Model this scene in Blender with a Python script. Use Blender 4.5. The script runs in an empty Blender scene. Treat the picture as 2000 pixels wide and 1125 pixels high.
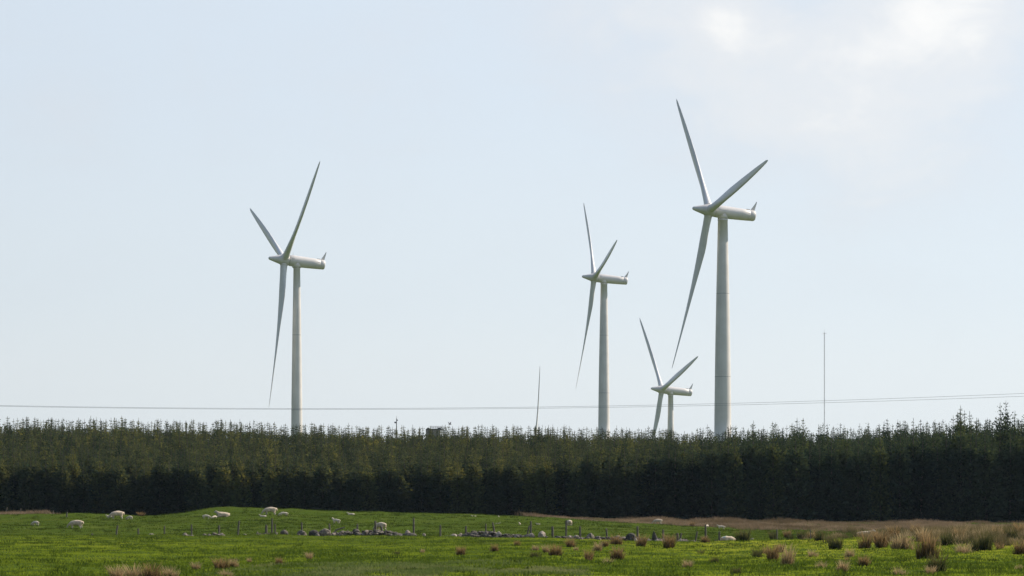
import bpy, bmesh, math, random
import numpy as np
from mathutils import Matrix, Vector
C = bpy.context
random.seed(7)
rng = np.random.default_rng(11)
R = math.radians

# ---------------------------------------------------------------- camera
F, YH = 6300.0, 985.0            # focal length in photo pixels, horizon row
cam_d = bpy.data.cameras.new('camera'); cam = bpy.data.objects.new('camera', cam_d)
C.scene.collection.objects.link(cam); C.scene.camera = cam
cam.location = (0, 0, 0); cam.rotation_euler = (R(90), 0, 0)
cam_d.sensor_width = 36; cam_d.lens = 36 * F / 2000
cam_d.shift_y = (YH - 562.5) / 2000
cam_d.clip_start = 1; cam_d.clip_end = 30000
C.scene.render.resolution_x = 1024; C.scene.render.resolution_y = 576

# ---------------------------------------------------------------- sky and sun
SUN_AZ, SUN_EL = 65, 36          # azimuth clockwise from +Y (view direction)
w = bpy.data.worlds.new("World"); C.scene.world = w; w.use_nodes = True
nt = w.node_tree; N = nt.nodes; L = nt.links; N.clear()
out = N.new('ShaderNodeOutputWorld')
sky = N.new('ShaderNodeTexSky'); sky.sky_type = 'NISHITA'; sky.sun_disc = False
sky.sun_elevation = R(SUN_EL); sky.sun_rotation = R(SUN_AZ)
sky.air_density = 1.0; sky.dust_density = 0.6; sky.ozone_density = 1.4
b1 = N.new('ShaderNodeBackground'); b1.inputs[1].default_value = 0.08
L.new(sky.outputs[0], b1.inputs[0])
tc = N.new('ShaderNodeTexCoord')
# thin high cloud veil, thicker low down
sep = N.new('ShaderNodeSeparateXYZ'); L.new(tc.outputs['Generated'], sep.inputs[0])
def noise(vec, scale, detail=5, rough=.55, dist=0, ntree=None):
    n = (ntree or nt).nodes.new('ShaderNodeTexNoise'); n.inputs['Scale'].default_value = scale
    n.inputs['Detail'].default_value = detail; n.inputs['Roughness'].default_value = rough
    n.inputs['Distortion'].default_value = dist
    if vec is not None: (ntree or nt).links.new(vec, n.inputs['Vector'])
    return n
def ramp(fac, stops, ntree=None, interp='EASE'):
    t = ntree or nt; r = t.nodes.new('ShaderNodeValToRGB'); r.color_ramp.interpolation = interp
    e = r.color_ramp.elements
    e[0].position, e[0].color = stops[0][0], (*stops[0][1], 1)
    e[1].position, e[1].color = stops[-1][0], (*stops[-1][1], 1)
    for p, c in stops[1:-1]:
        k = e.new(p); k.color = (*c, 1)
    t.links.new(fac, r.inputs[0]); return r
def math_n(op, a, b=None, ntree=None, clamp=False):
    t = ntree or nt; m = t.nodes.new('ShaderNodeMath'); m.operation = op; m.use_clamp = clamp
    for i, v in enumerate((a, b)):
        if v is None: continue
        if isinstance(v, (int, float)): m.inputs[i].default_value = v
        else: t.links.new(v, m.inputs[i])
    return m.outputs[0]
def mixc(fac, a, b, ntree=None, mode='MIX'):
    t = ntree or nt; m = t.nodes.new('ShaderNodeMixRGB'); m.blend_type = mode
    for i, v in enumerate((fac, a, b)):
        if isinstance(v, (int, float)): m.inputs[i].default_value = v
        elif isinstance(v, tuple): m.inputs[i].default_value = (*v, 1)
        else: t.links.new(v, m.inputs[i])
    return m.outputs[0]
veil = ramp(sep.outputs[2], [(0.0, (.85, .905, .945)), (.035, (.83, .89, .94)), (.07, (.79, .865, .935)), (.14, (.76, .845, .94)), (.40, (.40, .52, .74)), (1.0, (.20, .32, .56))])
# cloud density: broken noise gathered into a bank towards the upper right
mp = N.new('ShaderNodeMapping'); mp.inputs['Scale'].default_value = (1, 1, 1.6)
L.new(tc.outputs['Generated'], mp.inputs[0])
mp.inputs['Location'].default_value = (2.7, 5.1, 1.3)
n1 = noise(mp.outputs[0], 11, 7, .58, .6); n2 = noise(mp.outputs[0], 34, 8, .6, .5)
bank = None
for (bpx, bpy_, br_, bw) in ((1480, 110, .075, .30), (1800, 120, .085, .34), (1895, 0, .040, .50), (1430, 45, .026, .26), (1290, 170, .055, .27), (1180, 30, .05, .2), (1620, 250, .060, .22), (1800, 290, .050, .14), (150, 215, .034, .36), (740, 150, .040, .26), (1080, 10, .04, .24), (430, 230, .03, .2)):
    bd = Vector(((bpx - 1000) / F, 1, (YH - bpy_) / F)).normalized()
    ds = N.new('ShaderNodeVectorMath'); ds.operation = 'DISTANCE'; L.new(tc.outputs['Generated'], ds.inputs[0]); ds.inputs[1].default_value = bd
    mr = N.new('ShaderNodeMapRange'); mr.interpolation_type = 'SMOOTHSTEP'; L.new(ds.outputs['Value'], mr.inputs['Value'])
    mr.inputs['From Min'].default_value = br_; mr.inputs['From Max'].default_value = 0; mr.inputs['To Min'].default_value = 0; mr.inputs['To Max'].default_value = bw
    bank = mr.outputs[0] if bank is None else math_n('ADD', bank, mr.outputs[0])
c0 = math_n('MULTIPLY_ADD', n1.outputs[0], .75); c0.node.inputs[2].default_value = -.40
c1 = math_n('ADD', c0, bank)
c2 = math_n('MULTIPLY_ADD', n2.outputs[0], .7); c2.node.inputs[2].default_value = -.35
dens = math_n('ADD', c1, c2)
fac = ramp(math_n("ADD", dens, .12), [(0.0, (0, 0, 0)), (.95, (1, 1, 1))])
ccol = ramp(dens, [(.05, (.75, .80, .865)), (.35, (.775, .81, .865)), (.62, (.85, .865, .89)), (1.0, (1.04, 1.02, .99))])
cloud = mixc(fac.outputs[0], veil.outputs[0], ccol.outputs[0])
b2 = N.new('ShaderNodeBackground'); b2.inputs[1].default_value = 1.0
# the sky is brighter on the sun's side, dimmer behind the viewer
dp = N.new('ShaderNodeVectorMath'); dp.operation = 'DOT_PRODUCT'; L.new(tc.outputs['Generated'], dp.inputs[0])
dp.inputs[1].default_value = (math.sin(R(SUN_AZ)) * math.cos(R(SUN_EL)), math.cos(R(SUN_AZ)) * math.cos(R(SUN_EL)), math.sin(R(SUN_EL)))
side = N.new('ShaderNodeMapRange'); side.interpolation_type = 'SMOOTHSTEP'; L.new(dp.outputs['Value'], side.inputs['Value'])
side.inputs['From Min'].default_value = -1.0; side.inputs['From Max'].default_value = .65; side.inputs['To Min'].default_value = .20; side.inputs['To Max'].default_value = .87
L.new(side.outputs[0], b2.inputs[1]); L.new(cloud, b2.inputs[0])
ms = N.new('ShaderNodeMixShader'); ms.inputs[0].default_value = .85
L.new(b1.outputs[0], ms.inputs[1]); L.new(b2.outputs[0], ms.inputs[2]); L.new(ms.outputs[0], out.inputs[0])

sun_d = bpy.data.lights.new('sun', 'SUN'); sun_d.energy = 4.9; sun_d.angle = R(.6); sun_d.color = (1, .90, .76)
sun = bpy.data.objects.new('sun', sun_d); C.scene.collection.objects.link(sun)
sd = Vector((math.sin(R(SUN_AZ)) * math.cos(R(SUN_EL)), math.cos(R(SUN_AZ)) * math.cos(R(SUN_EL)), math.sin(R(SUN_EL))))
sun.rotation_euler = sd.to_track_quat('Z', 'Y').to_euler()
sun.location = (200, 200, 300)
vs = C.scene.view_settings; vs.view_transform = 'Standard'; vs.look = 'None'; vs.exposure = .3; vs.gamma = 1
C.scene.render.engine = 'CYCLES'

# ---------------------------------------------------------------- helpers
def link(o): C.scene.collection.objects.link(o); return o
def tag(o, label=None, cat=None, group=None, kind=None):
    for k, v in (('label', label), ('category', cat), ('group', group), ('kind', kind)):
        if v: o[k] = v
    return o
def empty(name, loc, rz=0):
    o = bpy.data.objects.new(name, None); o.empty_display_size = .5
    o.location = loc; o.rotation_euler = (0, 0, rz); return link(o)
def np_mesh(name, v, f, mats=None, attrs=None, smooth=False):
    """v (n,3); f (m,k) with k constant"""
    me = bpy.data.meshes.new(name); v = np.ascontiguousarray(v, dtype=np.float32); f = np.ascontiguousarray(f, dtype=np.int32)
    m, k = f.shape
    me.vertices.add(len(v)); me.vertices.foreach_set('co', v.ravel())
    me.loops.add(m * k); me.loops.foreach_set('vertex_index', f.ravel())
    me.polygons.add(m); me.polygons.foreach_set('loop_start', np.arange(0, m * k, k, dtype=np.int32))
    me.polygons.foreach_set('loop_total', np.full(m, k, dtype=np.int32))
    me.polygons.foreach_set('use_smooth', np.full(m, smooth, dtype=bool))
    me.update(calc_edges=True)
    for an, a in (attrs or {}).items():
        at_ = me.attributes.new(an, 'FLOAT', 'POINT'); at_.data.foreach_set('value', np.ascontiguousarray(a, dtype=np.float32))
    for mt in ([mats] if mats and not isinstance(mats, (list, tuple)) else (mats or [])): me.materials.append(mt)
    return me
def new_obj(name, me, parent=None, loc=None):
    o = bpy.data.objects.new(name, me); link(o)
    if parent: o.parent = parent
    if loc is not None: o.location = loc
    return o
def bm_obj(name, bm, mat, parent=None, smooth=False, loc=None):
    me = bpy.data.meshes.new(name); bm.to_mesh(me); bm.free(); me.materials.append(mat)
    for p in me.polygons: p.use_smooth = smooth
    return new_obj(name, me, parent, loc)
def tube(bm, pts, rad, seg=8, cap=True):
    """tapered tube along pts"""
    pts = [Vector(p) for p in pts]; rings = []
    for i, p in enumerate(pts):
        a = pts[max(i - 1, 0)]; b = pts[min(i + 1, len(pts) - 1)]; t = (b - a).normalized()
        u = t.cross(Vector((0, 0, 1)) if abs(t.z) < .9 else Vector((1, 0, 0))).normalized(); vv = t.cross(u)
        r = rad[i] if isinstance(rad, (list, tuple)) else rad
        rings.append([bm.verts.new(p + (u * math.cos(2 * math.pi * k / seg) + vv * math.sin(2 * math.pi * k / seg)) * r) for k in range(seg)])
    for a, b in zip(rings, rings[1:]):
        for k in range(seg): bm.faces.new((a[k], a[(k + 1) % seg], b[(k + 1) % seg], b[k]))
    if cap: bm.faces.new(rings[0][::-1]); bm.faces.new(rings[-1])
    return rings
def box(bm, c, s, rot=None):
    M = Matrix.Translation(c) @ (rot or Matrix.Identity(4)) @ Matrix.Diagonal((*s, 1))
    bmesh.ops.create_cube(bm, size=1, matrix=M)

def material(name, rough=.7):
    m = bpy.data.materials.new(name); m.use_nodes = True; t = m.node_tree
    b = t.nodes['Principled BSDF']; b.inputs['Roughness'].default_value = rough
    return m, t, b
def attr(t, name):
    a = t.nodes.new('ShaderNodeAttribute'); a.attribute_name = name; return a.outputs['Fac']
def objco(t):
    return t.nodes.new('ShaderNodeTexCoord').outputs['Object']
def worldco(t):
    return t.nodes.new('ShaderNodeNewGeometry').outputs['Position']
def leafy(t, col, trans=.4, tcol=None):
    """thin leaf: diffuse plus light coming through"""
    d = t.nodes.new('ShaderNodeBsdfDiffuse'); tr = t.nodes.new('ShaderNodeBsdfTranslucent'); mx = t.nodes.new('ShaderNodeMixShader')
    t.links.new(col, d.inputs[0]); t.links.new(tcol or col, tr.inputs[0]); mx.inputs[0].default_value = trans
    t.links.new(d.outputs[0], mx.inputs[1]); t.links.new(tr.outputs[0], mx.inputs[2])
    t.links.new(mx.outputs[0], t.nodes['Material Output'].inputs[0])
def bump(t, b, h, s=.3, d=.05):
    n = t.nodes.new('ShaderNodeBump'); n.inputs['Strength'].default_value = s; n.inputs['Distance'].default_value = d
    t.links.new(h, n.inputs['Height']); t.links.new(n.outputs[0], b.inputs['Normal'])

# materials ------------------------------------------------------
# turbine paint: off-white gel coat with faint vertical weather streaks
M_white, t, b = material('turbine_paint', .45)
co = objco(t); mpn = t.nodes.new('ShaderNodeMapping'); mpn.inputs['Scale'].default_value = (1.2, 1.2, .05); t.links.new(co, mpn.inputs[0])
ns = noise(mpn.outputs[0], 2, 5, .6, 0, t); ns2 = noise(co, .35, 3, .5, 0, t)
c = ramp(ns.outputs[0], [(.3, (.64, .60, .555)), (.7, (.74, .70, .655))], t, 'LINEAR')
c = mixc(.35, c.outputs[0], ramp(ns2.outputs[0], [(.35, (.55, .52, .48)), (.65, (.77, .73, .69))], t, 'LINEAR').outputs[0], t)
t.links.new(c, b.inputs['Base Color'])
M_blade, t, b = material('blade_paint', .4)
ns = noise(objco(t), .8, 4, .6, 0, t)
t.links.new(ramp(ns.outputs[0], [(.3, (.66, .64, .62)), (.7, (.74, .72, .69))], t, 'LINEAR').outputs[0], b.inputs['Base Color'])
M_seam, t, b = material('seam_grey', .6); b.inputs['Base Color'].default_value = (.30, .30, .29, 1)
M_dark, t, b = material('dark_metal', .6)
t.links.new(ramp(noise(objco(t), 4, 3, .5, 0, t).outputs[0], [(.3, (.06, .065, .07)), (.7, (.11, .11, .115))], t).outputs[0], b.inputs['Base Color'])
M_cable, t, b = material('cable_metal', .6)
t.links.new(ramp(noise(objco(t), 3, 2, .5, 0, t).outputs[0], [(.3, (.22, .23, .24)), (.7, (.30, .31, .32))], t).outputs[0], b.inputs['Base Color'])
M_mast, t, b = material('mast_galvanised', .6)
t.links.new(ramp(noise(objco(t), .5, 2, .5, 0, t).outputs[0], [(.3, (.20, .21, .22)), (.7, (.28, .27, .27))], t).outputs[0], b.inputs['Base Color'])
M_brick, t, b = material('tower_brick', .9)
br = t.nodes.new('ShaderNodeTexBrick'); t.links.new(objco(t), br.inputs[0]); br.inputs['Scale'].default_value = 3
br.inputs['Color1'].default_value = (.26, .22, .21, 1); br.inputs['Color2'].default_value = (.30, .26, .245, 1); br.inputs['Mortar'].default_value = (.26, .235, .22, 1)
t.links.new(br.outputs[0], b.inputs['Base Color'])
# weathered fence wood
M_post, t, b = material('weathered_wood', .9)
mpn = t.nodes.new('ShaderNodeMapping'); mpn.inputs['Scale'].default_value = (12, 12, 1.5); t.links.new(objco(t), mpn.inputs[0])
ns = noise(mpn.outputs[0], 3, 5, .6, 0, t)
t.links.new(ramp(ns.outputs[0], [(.3, (.05, .045, .034)), (.55, (.12, .105, .078)), (.75, (.25, .225, .17))], t).outputs[0], b.inputs['Base Color'])
bump(t, b, ns.outputs[0], .6, .01)
# stones with lichen
def stone_mat(name, a, b_, c_):
    M, t, b = material(name, .95)
    co = worldco(t); ns = noise(co, 5, 6, .65, 0, t); vo = t.nodes.new('ShaderNodeTexVoronoi'); vo.inputs['Scale'].default_value = 3.2; t.links.new(co, vo.inputs['Vector'])
    base = ramp(ns.outputs[0], [(.30, a), (.52, b_), (.72, c_)], t)
    s2 = t.nodes.new('ShaderNodeSeparateColor'); t.links.new(vo.outputs['Color'], s2.inputs[0])
    var = ramp(s2.outputs[0], [(0, (.55, .55, .55)), (1, (1.35, 1.3, 1.25))], t, 'LINEAR')
    t.links.new(mixc(1, base.outputs[0], var.outputs[0], t, 'MULTIPLY'), b.inputs['Base Color'])
    bump(t, b, ns.outputs[0], .8, .04); return M
M_stone = stone_mat('field_stone', (.048, .043, .034), (.135, .115, .090), (.40, .345, .28))
M_pale = stone_mat('pale_stone', (.16, .135, .112), (.30, .255, .21), (.54, .47, .40))
M_darkstone = stone_mat('dark_stone', (.032, .030, .024), (.062, .056, .045), (.16, .14, .11))
# wool
def wool(name, a, b_):
    M, t, b = material(name, .95); ns = noise(objco(t), 9, 5, .65, 0, t)
    t.links.new(ramp(ns.outputs[0], [(.3, a), (.7, b_)], t).outputs[0], b.inputs['Base Color'])
    b.inputs['Sheen Weight'].default_value = .3; bump(t, b, ns.outputs[0], .7, .04); return M
M_wool = wool('ewe_wool', (.38, .29, .19), (.66, .52, .37))
M_lamb = wool('lamb_wool', (.50, .41, .30), (.74, .62, .49))
M_face = wool('sheep_face', (.33, .29, .24), (.48, .43, .37))
M_dface = wool('dark_sheep_face', (.02, .018, .016), (.05, .045, .04))
M_mark = wool('blue_green_marker', (.10, .22, .22), (.18, .32, .33))
M_bird, t, b = material('bird_black', .6); b.inputs['Base Color'].default_value = (.012, .012, .02, 1)

# ---------------------------------------------------------------- terrain height
def W(px, py, D): return ((px - 1000) * D / F, D, (YH - py) * D / F)
ctl = []
for px in (-300, 0, 500, 1000, 1500, 2000, 2300): ctl.append(W(px, 1126, 95))
for px in (-300, 500, 1300, 2200): ctl.append(((px - 1000) * 40 / F, 40, -2.05))
for px, py, D in [(0, 1079, 150), (500, 1079, 150), (1000, 1079, 150), (1300, 1082, 150), (1650, 1079, 150), (2000, 1072, 150), (2300, 1070, 150),
                  (0, 1047.5, 228), (300, 1047.5, 228), (600, 1048, 228), (900, 1050, 226), (1100, 1055, 220), (1300, 1061, 212), (1450, 1061.5, 205), (1600, 1058, 200), (1800, 1052, 193), (2000, 1045, 190), (2300, 1045, 190),
                  (0, 1048, 242), (300, 1048, 242), (600, 1046, 242), (900, 1046, 242), (1100, 1050, 236), (1300, 1054, 230), (1450, 1056, 226), (1650, 1052, 225), (1850, 1046, 222), (2000, 1042, 222),
                  (-200, 1030, 265), (0, 1031, 262), (150, 1032, 262), (400, 1029, 266), (650, 1027, 266), (900, 1032, 266), (1100, 1037, 262), (1300, 1041, 260), (1500, 1045, 260), (1750, 1044, 260), (2000, 1042, 260),
                  (0, 1013, 298), (130, 1013, 295), (230, 1015, 290), (330, 1010, 303), (420, 1011, 292), (520, 1006, 298), (600, 1008, 292), (700, 1016, 292), (900, 1018, 295), (1050, 1020, 300), (1150, 1026, 300), (1300, 1031, 300), (1500, 1036, 298), (1750, 1038, 298), (2000, 1038, 298),
                  (190, 1003, 306), (285, 1011, 311), (340, 1009, 313), (372, 1000, 313), (400, 993, 313), (180, 1007, 322), (240, 1011, 318), (430, 990.5, 312), (500, 994.5, 314), (560, 995, 314), (620, 998.5, 318), (700, 1003.5, 322), (800, 1003.5, 325), (900, 1004, 326), (1000, 1008.5, 328), (1100, 1014, 328), (1300, 1023, 328), (1500, 1027, 326), (1750, 1030, 326), (2000, 1031, 326),
                  (0, 1009, 335), (100, 1010, 335), (260, 1008.5, 325), (320, 1008, 325)]: ctl.append(W(px, py, D))
for px in (-200, 0, 200, 400, 600, 800, 1000): ctl.append(((px - 1000) * 348 / F, 348, -1.25 if px > 100 else -1.3))
for px, z in ((1150, -1.5), (1300, -1.75), (1500, -1.8), (1750, -1.95), (2000, -1.95), (2200, -1.95)): ctl.append(((px - 1000) * 348 / F, 348, z))
for px, z in ((-200, .7), (0, .6), (500, .4), (850, -.1), (1000, .0), (1300, -.4), (1600, -.6), (2000, 0), (2200, 0)): ctl.append(((px - 1000) * 425 / F, 425, z))
for px, z in ((-200, .7), (500, .4), (1000, .1), (1500, -.3), (2200, 0)): ctl.append(((px - 1000) * 500 / F, 500, z))
ctl = np.array(ctl); PX = ctl[:, :2] / 100.0 * np.array([1.0, 1.0])
def _phi(r2): return np.where(r2 > 1e-12, .5 * r2 * np.log(r2 + 1e-30), 0)
def _tps():
    n = len(PX); K = _phi(((PX[:, None] - PX[None]) ** 2).sum(-1)) + np.eye(n) * 1e-8
    P = np.c_[np.ones(n), PX]; A = np.block([[K, P], [P.T, np.zeros((3, 3))]])
    return np.linalg.solve(A, np.r_[ctl[:, 2], 0, 0, 0])
TW = _tps()
FAR = [(47.4 + 3.8, 776, 10.6, 40), (-56.9, 860, 5.1, 50), (32.4, 1118, 18.5, 60), (59, 1196, -17.5, 25), (11, 1500, -30, 90), (-18, 695, 7.5, 26)]
def sstep(x, a, b):
    t = np.clip((x - a) / (b - a), 0, 1); return t * t * (3 - 2 * t)
def vnoise(x, y, s, seed):
    """smooth value noise in [-1,1], wavelength s"""
    x = x / s; y = y / s; xi = np.floor(x).astype(np.int64); yi = np.floor(y).astype(np.int64); fx = x - xi; fy = y - yi
    fx = fx * fx * (3 - 2 * fx); fy = fy * fy * (3 - 2 * fy)
    def h(i, j):
        n = (i * 374761393 + j * 668265263 + seed * 982451653) & 0x7fffffff
        n = ((n ^ (n >> 13)) * 1274126177) & 0x7fffffff
        return ((n ^ (n >> 16)) & 0xffff) / 32767.5 - 1
    return (h(xi, yi) * (1 - fx) + h(xi + 1, yi) * fx) * (1 - fy) + (h(xi, yi + 1) * (1 - fx) + h(xi + 1, yi + 1) * fx) * fy
def height(x, y, micro=True):
    x = np.atleast_1d(np.asarray(x, float)); y = np.atleast_1d(np.asarray(y, float)); z = np.empty_like(x)
    for s in range(0, x.size, 20000):
        q = np.c_[x[s:s + 20000], y[s:s + 20000]] / 100
        z[s:s + 20000] = _phi(((q[:, None] - PX[None]) ** 2).sum(-1)) @ TW[:-3] + TW[-3] + q @ TW[-2:]
    edge = sstep(np.abs(x) - .165 * np.clip(y, 0, 500) - 6, 0, 35)
    z = z * (1 - edge) + -1.9 * edge
    nearb = sstep(y, 10, 45); z = z * nearb + (-2.0) * (1 - nearb)
    far = np.zeros_like(x)
    for fx, fy, fz, fr in FAR: far = far + fz * np.exp(-((x - fx) ** 2 + (y - fy) ** 2) / (2 * fr * fr))
    k = sstep(y, 440, 500); z = z * (1 - k) + far * k
    if micro:
        m = (1 - sstep(y, 340, 360)) * sstep(y, 30, 60)
        z = z + m * (.09 * vnoise(x, y, 4.3, 1) + .075 * vnoise(x, y, 1.9, 2) + .05 * np.maximum(0, vnoise(x, y, 1.05, 3)) * 1.4 - .02)
    return z
def grid_axis(parts):
    a = [parts[0][0]]
    for lo, hi, st in parts:
        n = max(1, int(round((hi - lo) / st))); a += list(np.linspace(lo, hi, n + 1)[1:])
    return np.array(a)
xs = grid_axis([(-5000, -2000, 1000), (-2000, -400, 160), (-400, -100, 20), (-100, -66, 3), (-66, 66, .42), (66, 100, 3), (100, 400, 20), (400, 2000, 160), (2000, 5000, 1000)])
ys = grid_axis([(-1500, -200, 325), (-200, 60, 20), (60, 88, 1.5), (88, 250, .42), (250, 345, .6), (345, 500, 4), (500, 1700, 25), (1700, 4000, 230), (4000, 6500, 1250)])
gxx, gyy = np.meshgrid(xs, ys); gz_ = height(gxx.ravel(), gyy.ravel())
nx, ny = len(xs), len(ys); ii = (np.arange(ny - 1)[:, None] * nx + np.arange(nx - 1)[None]).ravel()
ff = np.c_[ii, ii + 1, ii + nx + 1, ii + nx]
M_ground, t, b = material('pasture_ground', .95)
co = worldco(t); ns = noise(co, .35, 6, .6, .3, t); nf = noise(co, 3, 6, .7, 0, t)
c1_ = ramp(ns.outputs[0], [(.35, (.045, .078, .010)), (.5, (.062, .098, .012)), (.65, (.09, .115, .02))], t)
c2_ = mixc(.35, c1_.outputs[0], ramp(nf.outputs[0], [(.35, (.018, .028, .008)), (.65, (.11, .14, .025))], t).outputs[0], t)
t.links.new(c2_, b.inputs['Base Color']); bump(t, b, nf.outputs[0], .6, .05); b.inputs['Specular IOR Level'].default_value = 0
ground = new_obj('ground', np_mesh('ground', np.c_[gxx.ravel(), gyy.ravel(), gz_], ff, M_ground, smooth=True)); tag(ground, 'rolling green pasture ground with low mounds', 'ground', kind='structure')

def at(px, py, lo=92, hi=345):
    """point of the ground seen at photo pixel (px, py): nearest hit from the front"""
    D = np.linspace(lo, hi, 1500); x = (px - 1000) * D / F; z = height(x, D, False); row = YH - z * F / D
    hit = np.nonzero(row <= py)[0]
    i = hit[0] if len(hit) else int(np.argmin(np.abs(row - py)))
    zz = height(x[i], D[i])[0]
    return Vector((x[i], D[i], zz))
def fence_D(px): return np.interp(px, [0, 900, 1100, 1300, 1450, 1600, 1800, 2000], [232, 230, 226, 219, 212, 206, 199, 196])
def on_fence(px, dD=0):
    D = float(fence_D(px)) + dD; x = (px - 1000) * D / F; return Vector((x, D, height(x, D)[0]))

# ---------------------------------------------------------------- grass (stuff)
def blades(P, h, wd, lean, nper, spread, tint, seed=1, bend=.35):
    """tufts at P (n,3): nper blades each, every blade = 2 stacked quads/tri -> here one bent pair of triangles"""
    r = np.random.default_rng(seed); n = len(P) * nper
    base = np.repeat(P, nper, 0) + np.c_[r.normal(0, 1, (n, 2)) * np.repeat(np.broadcast_to(spread, len(P)), nper)[:, None], np.zeros(n)]
    H = np.repeat(np.broadcast_to(h, len(P)), nper) * r.uniform(.55, 1.15, n); Wd = np.repeat(np.broadcast_to(wd, len(P)), nper) * r.uniform(.7, 1.3, n)
    a = r.uniform(0, 2 * np.pi, n); ln = np.abs(r.normal(0, lean, n)); b_ = r.uniform(0, np.pi, n)
    d = np.c_[np.cos(a) * np.sin(ln), np.sin(a) * np.sin(ln), np.cos(ln)]
    side = np.c_[np.cos(b_), np.sin(b_), np.zeros(n)] * Wd[:, None] * .5
    mid = base + d * (H * .55)[:, None]; top = base + d * H[:, None] + np.c_[np.cos(a) * H * bend * .5, np.sin(a) * H * bend * .5, -H * bend * .15]
    base = base - np.array([0, 0, .02])
    V = np.stack([base - side, base + side, mid - side * .8, mid + side * .8, top], 1).reshape(-1, 3)
    i = np.arange(n)[:, None] * 5
    T = np.concatenate([i + [0, 1, 3], i + [0, 3, 2], i + [2, 3, 4]])
    tt = np.repeat(tint, nper) + r.normal(0, .04, n)
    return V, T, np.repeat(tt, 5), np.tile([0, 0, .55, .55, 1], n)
def scatter(n, D0, D1, px0=-80, px1=2080, seed=3, power=2):
    r = np.random.default_rng(seed)
    D = (r.uniform(D0 ** power, D1 ** power, n)) ** (1 / power); px = r.uniform(px0, px1, n)
    x = (px - 1000) * D / F; return x, D, px
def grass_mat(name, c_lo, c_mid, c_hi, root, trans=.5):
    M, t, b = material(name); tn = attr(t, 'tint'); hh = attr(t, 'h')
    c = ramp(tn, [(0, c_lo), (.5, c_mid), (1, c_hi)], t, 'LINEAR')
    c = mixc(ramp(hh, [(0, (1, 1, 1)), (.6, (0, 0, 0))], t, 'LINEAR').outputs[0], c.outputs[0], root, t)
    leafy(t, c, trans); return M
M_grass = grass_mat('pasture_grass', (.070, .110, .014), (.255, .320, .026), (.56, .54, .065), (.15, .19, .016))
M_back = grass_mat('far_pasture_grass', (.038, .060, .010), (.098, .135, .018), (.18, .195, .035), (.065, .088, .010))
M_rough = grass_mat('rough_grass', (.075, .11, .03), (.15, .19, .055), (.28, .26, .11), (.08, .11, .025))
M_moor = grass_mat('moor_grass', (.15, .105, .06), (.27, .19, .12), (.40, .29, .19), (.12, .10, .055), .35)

def fence_of(px): return fence_D(px) - 6
x, D, px = scatter(185000, 90, 240, -330, 2330, seed=5, power=1.4)
k = D < fence_of(px) + 6; x, D, px = x[k], D[k], px[k]
z = height(x, D)
patch = .38 + .18 * vnoise(x, D, 22, 10) + .16 * vnoise(x, D, 5.5, 11) + .12 * vnoise(x, D, 1.7, 12) + .22 * sstep(px, 600, 1500) + .12 * sstep(D, 120, 210) * sstep(px, 900, 1500)
clump = sstep(vnoise(x, D * .8, 1.1, 14) + .6 * vnoise(x, D, .55, 15) + .35 * vnoise(x, D, 9, 16), .30, .75)
hgt = (.05 + .11 * clump + .03 * rng.uniform(0, 1, len(x)))
V, T, tn, hh = blades(np.c_[x, D, z], hgt, .028, .55, 4, .09, np.clip(patch - .55 * clump, 0, 1), 21)  # clumps tinted darker to paint in the small shadows between hummocks
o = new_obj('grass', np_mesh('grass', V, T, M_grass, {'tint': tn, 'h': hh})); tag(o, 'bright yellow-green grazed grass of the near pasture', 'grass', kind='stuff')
x, D, px = scatter(115000, 200, 340, -380, 2380, seed=6, power=1.2)
k = D > fence_of(px) + 6
moor_edge = np.interp(px, [-100, 90, 110, 1000, 1060, 1150, 1300, 1500, 1700, 2100], [318, 322, 345, 345, 330, 326, 316, 300, 296, 290])
k &= (D < moor_edge); x, D, px = x[k], D[k], px[k]; z = height(x, D)
patch = .45 + .2 * vnoise(x, D, 19, 30) + .3 * vnoise(x, D, 7, 31) + .22 * vnoise(x, D, 2.0, 32)
clump = sstep(vnoise(x, D, 1.8, 34) + .5 * vnoise(x, D, .9, 35), .3, .8)
V, T, tn, hh = blades(np.c_[x, D, z], (.05 + .12 * clump), .035, .5, 4, .12, np.clip(patch - .5 * clump, 0, 1), 22)  # clump tint lowered here too, painting shadow streaks into the turf
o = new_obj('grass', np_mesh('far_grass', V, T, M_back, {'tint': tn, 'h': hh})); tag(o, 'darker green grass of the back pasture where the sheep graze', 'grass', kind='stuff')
# tussocks standing out of the turf, their shaded fronts put in as dark tint
x, D, px = scatter(11500, 92, 326, -330, 2330, seed=16, power=1.7)
k = (vnoise(x, D, 6, 61) + .6 * vnoise(x, D, 2.2, 62) + rng.normal(0, .5, len(x)) > .25) & (D < np.interp(px, [0, 1000, 1300, 2100], [320, 322, 308, 288])); x, D = x[k], D[k]
V, T, tn, hh = blades(np.c_[x, D, height(x, D)], rng.uniform(.08, .22, len(x)), .026, .5, 26, rng.uniform(.10, .34, len(x)), np.clip(rng.normal(.10, .14, len(x)), 0, 1), 26)
o = new_obj('tussocks', np_mesh('tussocks', V, T, M_back, {'tint': tn, 'h': hh})); tag(o, 'small green grass tussocks with shade put into their colour, dotted over both pastures', 'grass', kind='stuff')
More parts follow.
